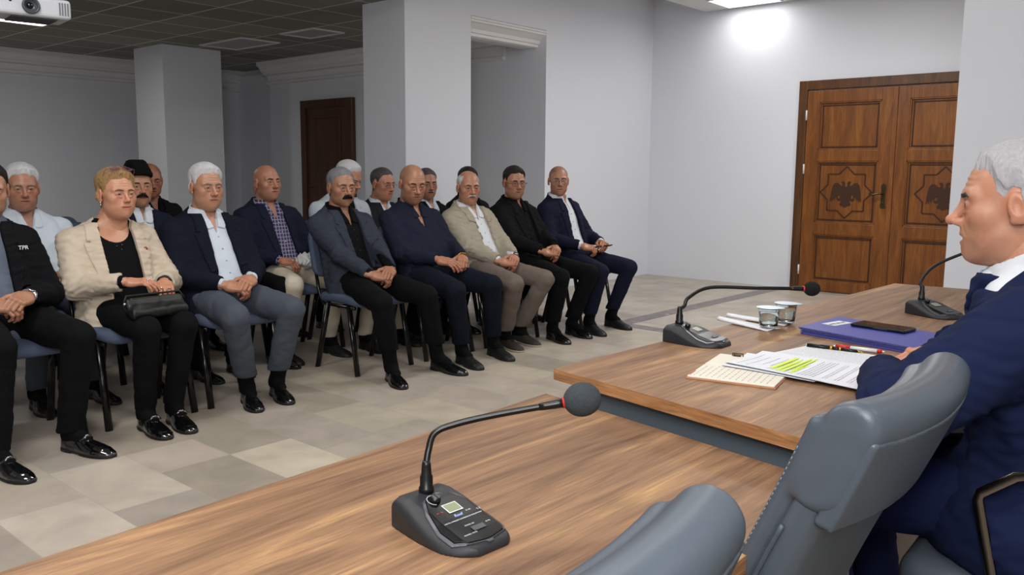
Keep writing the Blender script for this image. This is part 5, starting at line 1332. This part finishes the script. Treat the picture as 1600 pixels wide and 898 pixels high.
add('m6', label='shaven-headed man in navy shirt looking down, gold watch on his wrist', head=(-4.36, 3.955, 1.135), yaw=-20, pitch=15, seat=(-4.18, 3.95), mode='list',
    hand_list=[((-4.02, 3.86, .65), (.86, .45, -.2), (.2, -.3, .9), 'rest'), ((-3.99, 4.06, .655), (.70, -.66, -.28), (.3, .1, .9), 'clasp')],
    knees=[(-3.72, 3.72, .485), (-3.74, 4.08, .485)], feet=[((-3.82, 3.85), (-3.56, 3.78)), ((-3.84, 4.17), (-3.59, 4.10))], wide=1.12, belly=1.5, thigh=1.08, head_scale=1.06,
    face=dict(hair=None, bald_shadow=.45, srec=.006, topbald=.8, brows=H_brown, skin=(1.0, .88, .82), stubble=.5, jaw=1.12, fat=.9, lid=.0024, nose=1.05),
    wear=dict(shirt=M_nsh, collar='shirt', buttons=M_btnd, trousers=M_nvt, hem=.13, shoe_mat=M_matte, leg=1.08, vee=.03, vdepth=.15, sleeve=1.1))
add('m7', label='elderly man with white moustache in beige zip jacket and taupe trousers', head=(-4.38, 4.52, 1.105), yaw=-26, pitch=5, seat=(-4.18, 4.50), hands=(-3.93, 4.50, .595),
    knees=[(-3.72, 4.28, .475), (-3.73, 4.62, .475)], feet=[((-3.98, 4.44), (-3.74, 4.36)), ((-4.02, 4.62), (-3.76, 4.58))], wide=1.04, belly=1.0,
    face=dict(hair=dict(mat=H_white, t=.008, bald=.9, ring=.045, rec=.02), brows=H_salt, moustache=(.030, .0070, .009, H_white), skin=(1.02, .88, .84), nose=1.2, fat=.4),
    wear=dict(shirt=M_wsh, collar='shirt', buttons=M_btn, jacket=dict(mat=M_khaki, open=(.068, .055, .06), btn=.1, style='blouson', infl=.022, fold=.0048), trousers=M_taupe, hem=.12, shoe='oxford', shoe_mat=M_sneak, sole=M_solew, leg=1.2, vee=.03, sleeve=1.1))
add('m8', label='dark-haired man with glasses, black jacket and shirt, small white lapel pin', head=(-4.38, 5.03, 1.135), yaw=-26, pitch=5, seat=(-4.18, 5.03), hands=(-3.94, 4.99, .630),
    knees=[(-3.73, 4.80, .475), (-3.72, 5.14, .475)], feet=[((-3.90, 4.88), (-3.66, 4.79)), ((-3.92, 5.13), (-3.65, 5.06))], wide=1.04, belly=.7,
    face=dict(hair=dict(mat=H_dark, t=.014, top=.3), brows=H_dark, skin=(.92, .80, .72), stubble=.3, nose=1.1, fat=.3, jaw=1.05),
    wear=dict(shirt=M_blks, collar='shirt', buttons=M_btnd, jacket=dict(mat=M_blkj, open=(.060, .04, .06), btn=.12), trousers=M_blkt, hem=.13, leg=1.12, vee=.02))
add('m9', label='man in navy suit and white shirt at the right end of the row', head=(-4.33, 5.52, 1.15), yaw=-43, pitch=2, seat=(-4.16, 5.56), mode='list',
    hand_list=[((-4.01, 5.42, .645), (.80, .58, -.2), (.3, -.3, .9), 'clasp'), ((-3.99, 5.66, .66), (.74, -.62, .02), (.1, .45, .85), 'hold')],
    knees=[(-3.72, 5.27, .475), (-3.72, 5.66, .475)], feet=[((-3.88, 5.31), (-3.67, 5.22)), ((-3.90, 5.62), (-3.64, 5.56))], wide=1.0, belly=.2,
    face=dict(hair=None, bald_shadow=.8, srec=.006, topbald=.5, brows=H_salt, skin=(.98, .84, .76), stubble=.6, stubc=(.75, .78, .82), nose=1.0),
    wear=dict(shirt=M_wsh, collar='stand', buttons=M_btn, jacket=dict(mat=M_nvys, open=(.050, .075, .10), btn=.1), trousers=M_nvys, hem=.14, shoe_mat=M_matte, leg=.98, vee=.016))
def rear(key, label, head, yaw, face, wear, pitch=0, seatx=-4.98, **k):
    x, y, z = head; sy = k.pop('sy', y)
    w = dict(trousers=M_blkt, hem=.10); w.update(wear)
    add(key, label=label, head=head, yaw=yaw, pitch=pitch, seat=(seatx, sy), hands=(seatx+.23, sy, .63), knees=[(seatx+.43, sy-.14, .50), (seatx+.43, sy+.14, .50)],
        feet=[((seatx+.30, sy-.15), (seatx+.56, sy-.17)), ((seatx+.30, sy+.13), (seatx+.56, sy+.15))], q=2, face=face, wear=w, **k)
rear('r1', 'white-haired man in pale blue open-collar shirt, second row at far left', (-5.08, 1.765, 1.115), -12, dict(hair=dict(mat=H_white, t=.016, top=.4), brows=H_grey, skin=(.92, .80, .76), fat=.5, jaw=1.05), dict(shirt=M_bsh, collar='shirt', vee=.03, trousers=M_gryt), pitch=6, wide=1.1, belly=.8)
rear('r2', 'man with black cap and big black moustache behind the woman, navy suit', (-5.08, 2.40, 1.115), -8, dict(hair=dict(mat=H_dark, t=.006), brows=H_dark, moustache=(.034, .0085, .011, H_black), skin=(.98, .88, .80)), dict(shirt=M_wsh, collar='shirt', jacket=dict(mat=M_nvys, open=(.06, .04, .06), btn=.3), trousers=M_nvys, vee=.01), sy=2.36)
rear('r3', 'bald man in dark clothes, third row behind the black cap', (-5.90, 2.88, 1.14), -14, dict(hair=None, bald_shadow=.5, topbald=1, brows=H_dark, skin=(.80, .62, .56), nose=1.1), dict(shirt=M_blks, collar='shirt', jacket=dict(mat=M_blkj, open=(.06, .04, .06), btn=.3)), pitch=8, seatx=-5.78)
rear('r4', 'person in checked shirt and black vest hidden behind the white-haired man', (-5.12, 2.88, 1.08), -20, dict(hair=dict(mat=H_dark, t=.008), brows=H_dark, skin=(.9, .8, .74)), dict(shirt=M_chk, collar='shirt', trousers=M_blkt), pitch=12)
rear('r5', 'person in light blue shirt hidden behind the bald man in plaid', (-5.95, 3.835, 1.06), -20, dict(hair=dict(mat=H_dark, t=.008), brows=H_dark, skin=(.9, .8, .74)), dict(shirt=M_bsh, collar='shirt', trousers=M_blkt), pitch=12, seatx=-5.80, sy=3.85)
rear('r6', 'white-haired man in light grey jacket, head bowed behind the moustached man', (-5.02, 3.93, 1.165), 18, dict(hair=dict(mat=H_white, t=.012, top=.3), brows=H_white, skin=(1.0, .85, .8)), dict(shirt=M_blks, collar='shirt', jacket=dict(mat=M_lgrey, open=(.06, .04, .06), btn=.3), trousers=M_cream, shoe_mat=M_matte), pitch=22, seatx=-4.93, sy=3.86, wide=1.12)
rear('r7', 'grey-haired man with thin-rimmed glasses and dark jacket, second row', (-5.10, 4.32, 1.12), 4, dict(hair=dict(mat=H_salt, t=.009), brows=H_salt, skin=(1.02, .82, .76), fat=.3), dict(shirt=M_bsh, collar='shirt', jacket=dict(mat=cloth('dark_green_grey', (32, 36, 36)), open=(.05, .02, .05), btn=.4)), pitch=8, seatx=-4.95)
rear('r8', 'man with short grey moustache and black jacket behind the navy shirt', (-5.08, 4.76, 1.12), -20, dict(hair=dict(mat=H_salt, t=.009), brows=H_dark, moustache=(.026, .007, .007, H_grey), skin=(.86, .72, .66), fat=.4, jaw=1.05), dict(shirt=M_bsh, collar='shirt', jacket=dict(mat=M_blkj, open=(.06, .04, .06), btn=.3)), pitch=6, seatx=-4.95, sy=4.80)
rear('r9', 'dark-haired man almost hidden behind the white-moustached man', (-5.13, 5.29, 1.135), -25, dict(hair=dict(mat=H_dark, t=.012), brows=H_dark, skin=(.9, .78, .7)), dict(shirt=M_blks, collar='shirt', jacket=dict(mat=M_blkj, open=(.06, .04, .06), btn=.3)), pitch=5, seatx=-4.95)
M_tie = check_mat('blue_patterned_tie', (92, 140, 196), (160, 196, 230), (150, 186, 226), 150)
add('speaker', label='grey-haired man in blue suit speaking at the head table, seen in profile', head=(-.378, 1.955, 1.163), yaw=191, pitch=3, body=182, seat=(-.24, 1.985), seat_z=.50, q=0, mode='list', pelvis_x=-.02, head_scale=.98,
    hand_list=[((-.515, 2.125, .818), (-.52, -.84, -.10), (.05, 0, 1), 'rest'), ((-.575, 1.855, .797), (-.12, .98, -.02), (0, 0, 1), 'rest')], poles=[(-.1, .7, -.10), (-.05, .6, -.16)],
    knees=[(-.70, 2.12, .53), (-.70, 1.84, .53)], feet=[((-.58, 2.14), (-.86, 2.16)), ((-.58, 1.84), (-.86, 1.82))], wide=1.12, belly=.9, thigh=1.1,
    face=dict(hair=dict(mat=hair_mat('silver_hair', (176, 174, 178), .3), t=.012, top=.35, rec=0, mess=.0016), brows=H_salt, lid=.0046, skin=(1.20, 1.06, 1.0), nose=1.02, open=.006, jaw=.98, fat=.15, stubble=.25),
    wear=dict(shirt=M_wsh, collar='shirt', collar_mat=M_wsh, vee=.008, tie=M_tie, jacket=dict(mat=cloth('blue_suit', (26, 34, 64), var=.05), open=(.052, .02, .06), btn=.35, fold=.004, skirt=.16, lapel_w=.035), trousers=cloth('blue_suit_trouser', (23, 30, 62)), hem=.11, leg=1.1, sleeve=1.28, tilt=.034, coll_up=.012, jup=.95))
PEOPLE = {}
for k, v in CAST.items():
    if ONLY and k not in ONLY: continue
    PEOPLE[k] = person(v)
# ================================================================== WORN AND HELD THINGS
M_frame = mat('glasses_frame', (28, 24, 26), rough=.3); M_thin = mat('thin_metal_frame', (150, 148, 146), rough=.3, metal=.8)
def tinted(name, c, f):
    m = M_lens.copy(); m.name = name; nt = m.node_tree
    for n in nt.nodes:
        if n.type == 'BSDF_TRANSPARENT': n.inputs[0].default_value = (*lin(c), 1)
        if n.type == 'MIX_SHADER': n.inputs[0].default_value = f
    return m
def sub(P, nm, b, lab=None):
    o = b.build(nm, P['root']); 
    if lab: o['label'] = lab
    return o
def badge(P, u, z, r, m1, m2, nm='lapel_pin'):
    p = on_chest(P, u, z, .008); b = MB(); R = rotm((0, 1, 0), 90)
    b.lathe([(0, 0), (r, 0), (r, .002), (0, .0025)], m1, seg=16, T=p, R=R); b.lathe([(0, .0026), (r*.55, .0026), (0, .0034)], m2, seg=12, T=p, R=R); sub(P, nm, b)
def finger_ring(P, i, y, m, r=.0098, x=.108):
    w_, xd, zd, _ = P['hands'][i]; yd = np.cross(zd, xd)*(1 if i == 0 else -1); c = w_+xd*x*.9+yd*y*.9-zd*.004; b = MB()
    b.tube([c+yd*r*math.cos(a)+zd*r*math.sin(a) for a in np.linspace(0, 2*math.pi, 18)], .0016, m, seg=6, caps=False); b.lathe([(0, 0), (.006, 0), (.004, .004), (0, .005)], m, seg=8, T=c+zd*r, R=np.stack([xd, yd, zd], 1)); sub(P, 'ring', b)
if 'w' in PEOPLE:
    P = PEOPLE['w']; glasses(P, mat('pink_frame', (120, 70, 92), rough=.3), lensm=tinted('pink_lens', (236, 214, 240), .35), tilt=-58, off=(.004, 0, .050))
    for s in (-1, 1):
        e = P['h2l'](np.array([[-.006, s*.083, -.040]]))[0]; b = MB(); b.lathe([(0, -.008), (.005, -.005), (.006, 0), (.004, .005), (0, .006)], M_silver, seg=12, T=e); b.lathe([(0, -.018), (.007, -.014), (.005, -.009), (0, -.008)], M_silver, seg=12, T=e); sub(P, 'earring', b)
    for u, dz in ((-.014, -.105), (.014, -.100), (.006, -.122), (-.03, -.085)):
        b = MB(); p = on_chest(P, u, P['zn']+dz, -.012); b.lathe([(0, 0), (.0035, .001), (0, .003)], M_silver, seg=8, T=p, R=rotm((0, 1, 0), 90)); sub(P, 'sequin', b)
    badge(P, .125, P['zn']-.125, .011, mat('pin_red', (178, 60, 52), rough=.4), M_silver)
    finger_ring(P, 0, .0098, M_silver); finger_ring(P, 1, -.0098, M_silver); finger_ring(P, 1, .029, M_silver)
    w_, xd, zd, _ = P['hands'][1]; u = nrm(w_-P['EL'][1]); yy = np.cross(zd, u); b = MB(); b.tube([w_-u*.006+nrm(zd-u*(u@zd))*.0255*math.sin(a)+nrm(yy)*.033*math.cos(a) for a in np.linspace(0, 2*math.pi, 24)], .0045, M_black, seg=8, caps=False); sub(P, 'bracelet', b)
    # handbag on the lap
    M_bag = mat('dark_green_leather', (14, 20, 18), rough=.45, bump=.3, bscale=260)
    hb = empty('handbag', (-3.825, 1.868, .586), math.radians(2), 'small dark green leather handbag lying on the woman\'s lap', 'handbag')
    def fbag(p):
        q = p@rotm((0, 1, 0), 28); d = sbox(q, (0, 0, 0), (.060, .140, .026), .024); d = d+.0035*wob(p, 26, 4); return smin(d, capf(q, (-.03, -.12, .02), (-.03, .12, .02), .016, .016, (1, 0, 0), .8), .02)
    sdf_obj('bag_body', fbag, (-.1, -.18, -.08), (.1, .18, .09), .005, M_bag, hb)
    Rb = rotm((0, 1, 0), 28); b = MB(); b.tube([Rb@np.array((-.030, y, .0375+.0*y)) for y in np.linspace(-.12, .12, 12)], .0028, M_brass, seg=6); b.build('zip', hb)
    b = MB(); b.lathe([(0, -.007), (.007, -.004), (.007, .004), (0, .007)], M_silver, seg=12, T=Rb@np.array((-.02, -.146, .02))); b.build('strap_ring', hb)
    b = MB(); b.tube([Rb@np.array(v) for v in ((-.02, -.15, .02), (-.05, -.13, .042), (-.065, -.05, .030), (-.065, .05, .030), (-.05, .13, .042), (-.02, .146, .02))], .005, M_bag, seg=8); b.build('strap', hb)
if 'm1' in PEOPLE:
    P = PEOPLE['m1']; watch(P, 1, M_silver, M_silver)
    p = on_chest(P, .128, P['zn']-.105, .024); text_part('brooch', 'TPR', .024, Vector(p), [[0, 0, 1], [1, 0, 0], [0, 1, 0]], M_white, P['root'], True)
if 'm6' in PEOPLE: watch(PEOPLE['m6'], 1, M_gold, M_gold)
if 'm7' in PEOPLE: watch(PEOPLE['m7'], 1, M_silver, M_silver)
if 'm8' in PEOPLE:
    glasses(PEOPLE['m8'], M_frame); badge(PEOPLE['m8'], .10, PEOPLE['m8']['zn']-.07, .006, M_silver, M_silver)
if 'm9' in PEOPLE:
    glasses(PEOPLE['m9'], M_thin)
    P = PEOPLE['m9']; w_, xd, zd, _ = P['hands'][1]; c = w_+xd*.085-zd*.030; ro = P['root']; a = ro.rotation_euler.z
    ph = empty('smartphone', (ro.location.x+c[0], ro.location.y+c[1], c[2]), math.radians(-38), 'dark smartphone held by the man at the right end of the row', 'phone'); ph.rotation_euler = (math.radians(6), math.radians(-12), math.radians(-38))
    b = MB(); b.box(-.036, .036, -.074, .074, -.004, .004, M_black); b.build('case', ph, bevel=.003); b = MB(); b.box(-.033, .033, -.071, .071, .0041, .0045, mat('phone_glass', (24, 26, 30), rough=.08)); b.build('screen', ph)
if 'r7' in PEOPLE: glasses(PEOPLE['r7'], M_thin)
if 'r2' in PEOPLE:
    P = PEOPLE['r2']
    def fcap(p):
        x, y, z = p.T; top = np.interp(x, [-.12, -.06, 0, .05, .10], [.125, .150, .160, .150, .115]); hw = .082*np.sqrt(np.clip(1-(x/.115)**2, 0, 1))*np.clip(1.05-.55*np.clip((z-.08)/.08, 0, 1.2), .2, 1.1)
        return np.maximum(np.maximum((np.abs(y)-hw)*.7, (z-top)*.8), (.052+.18*np.clip(x, -.1, .1)-z)*.9)+.0012*wob(p, 40, 2)
    V, F_ = snet(fcap, (-.14, -.11, .02), (.14, .11, .18), .004); arr_obj('cap', P['h2l'](V+np.array((-.004, 0, 0))), F_, cloth('black_felt', (14, 14, 15)), P['root'])
    badge(P, .12, P['zn']-.09, .010, mat('pin_red', (178, 60, 52), rough=.4), M_white)
if 'm4' in PEOPLE:
    pb = empty('plastic_bag', (-4.66, 3.31, .640), 0, 'crumpled white plastic bag held by the bald man in plaid shirt', 'bag')
    def fpb(p): return ell(p, (0, 0, 0), (.055, .10, .045))+.010*wob(p, 30, 6)+.005*wob(p, 70, 7)
    sdf_obj('bag_body', fpb, (-.1, -.14, -.07), (.1, .14, .08), .005, mat('white_polythene', (206, 208, 206), rough=.3), pb)
    b = MB(); b.box(-.02, .03, -.05, .03, -.03, -.005, M_black, R=rotm((1, 0, 0), 12)); b.build('dark_box', pb, bevel=.006)
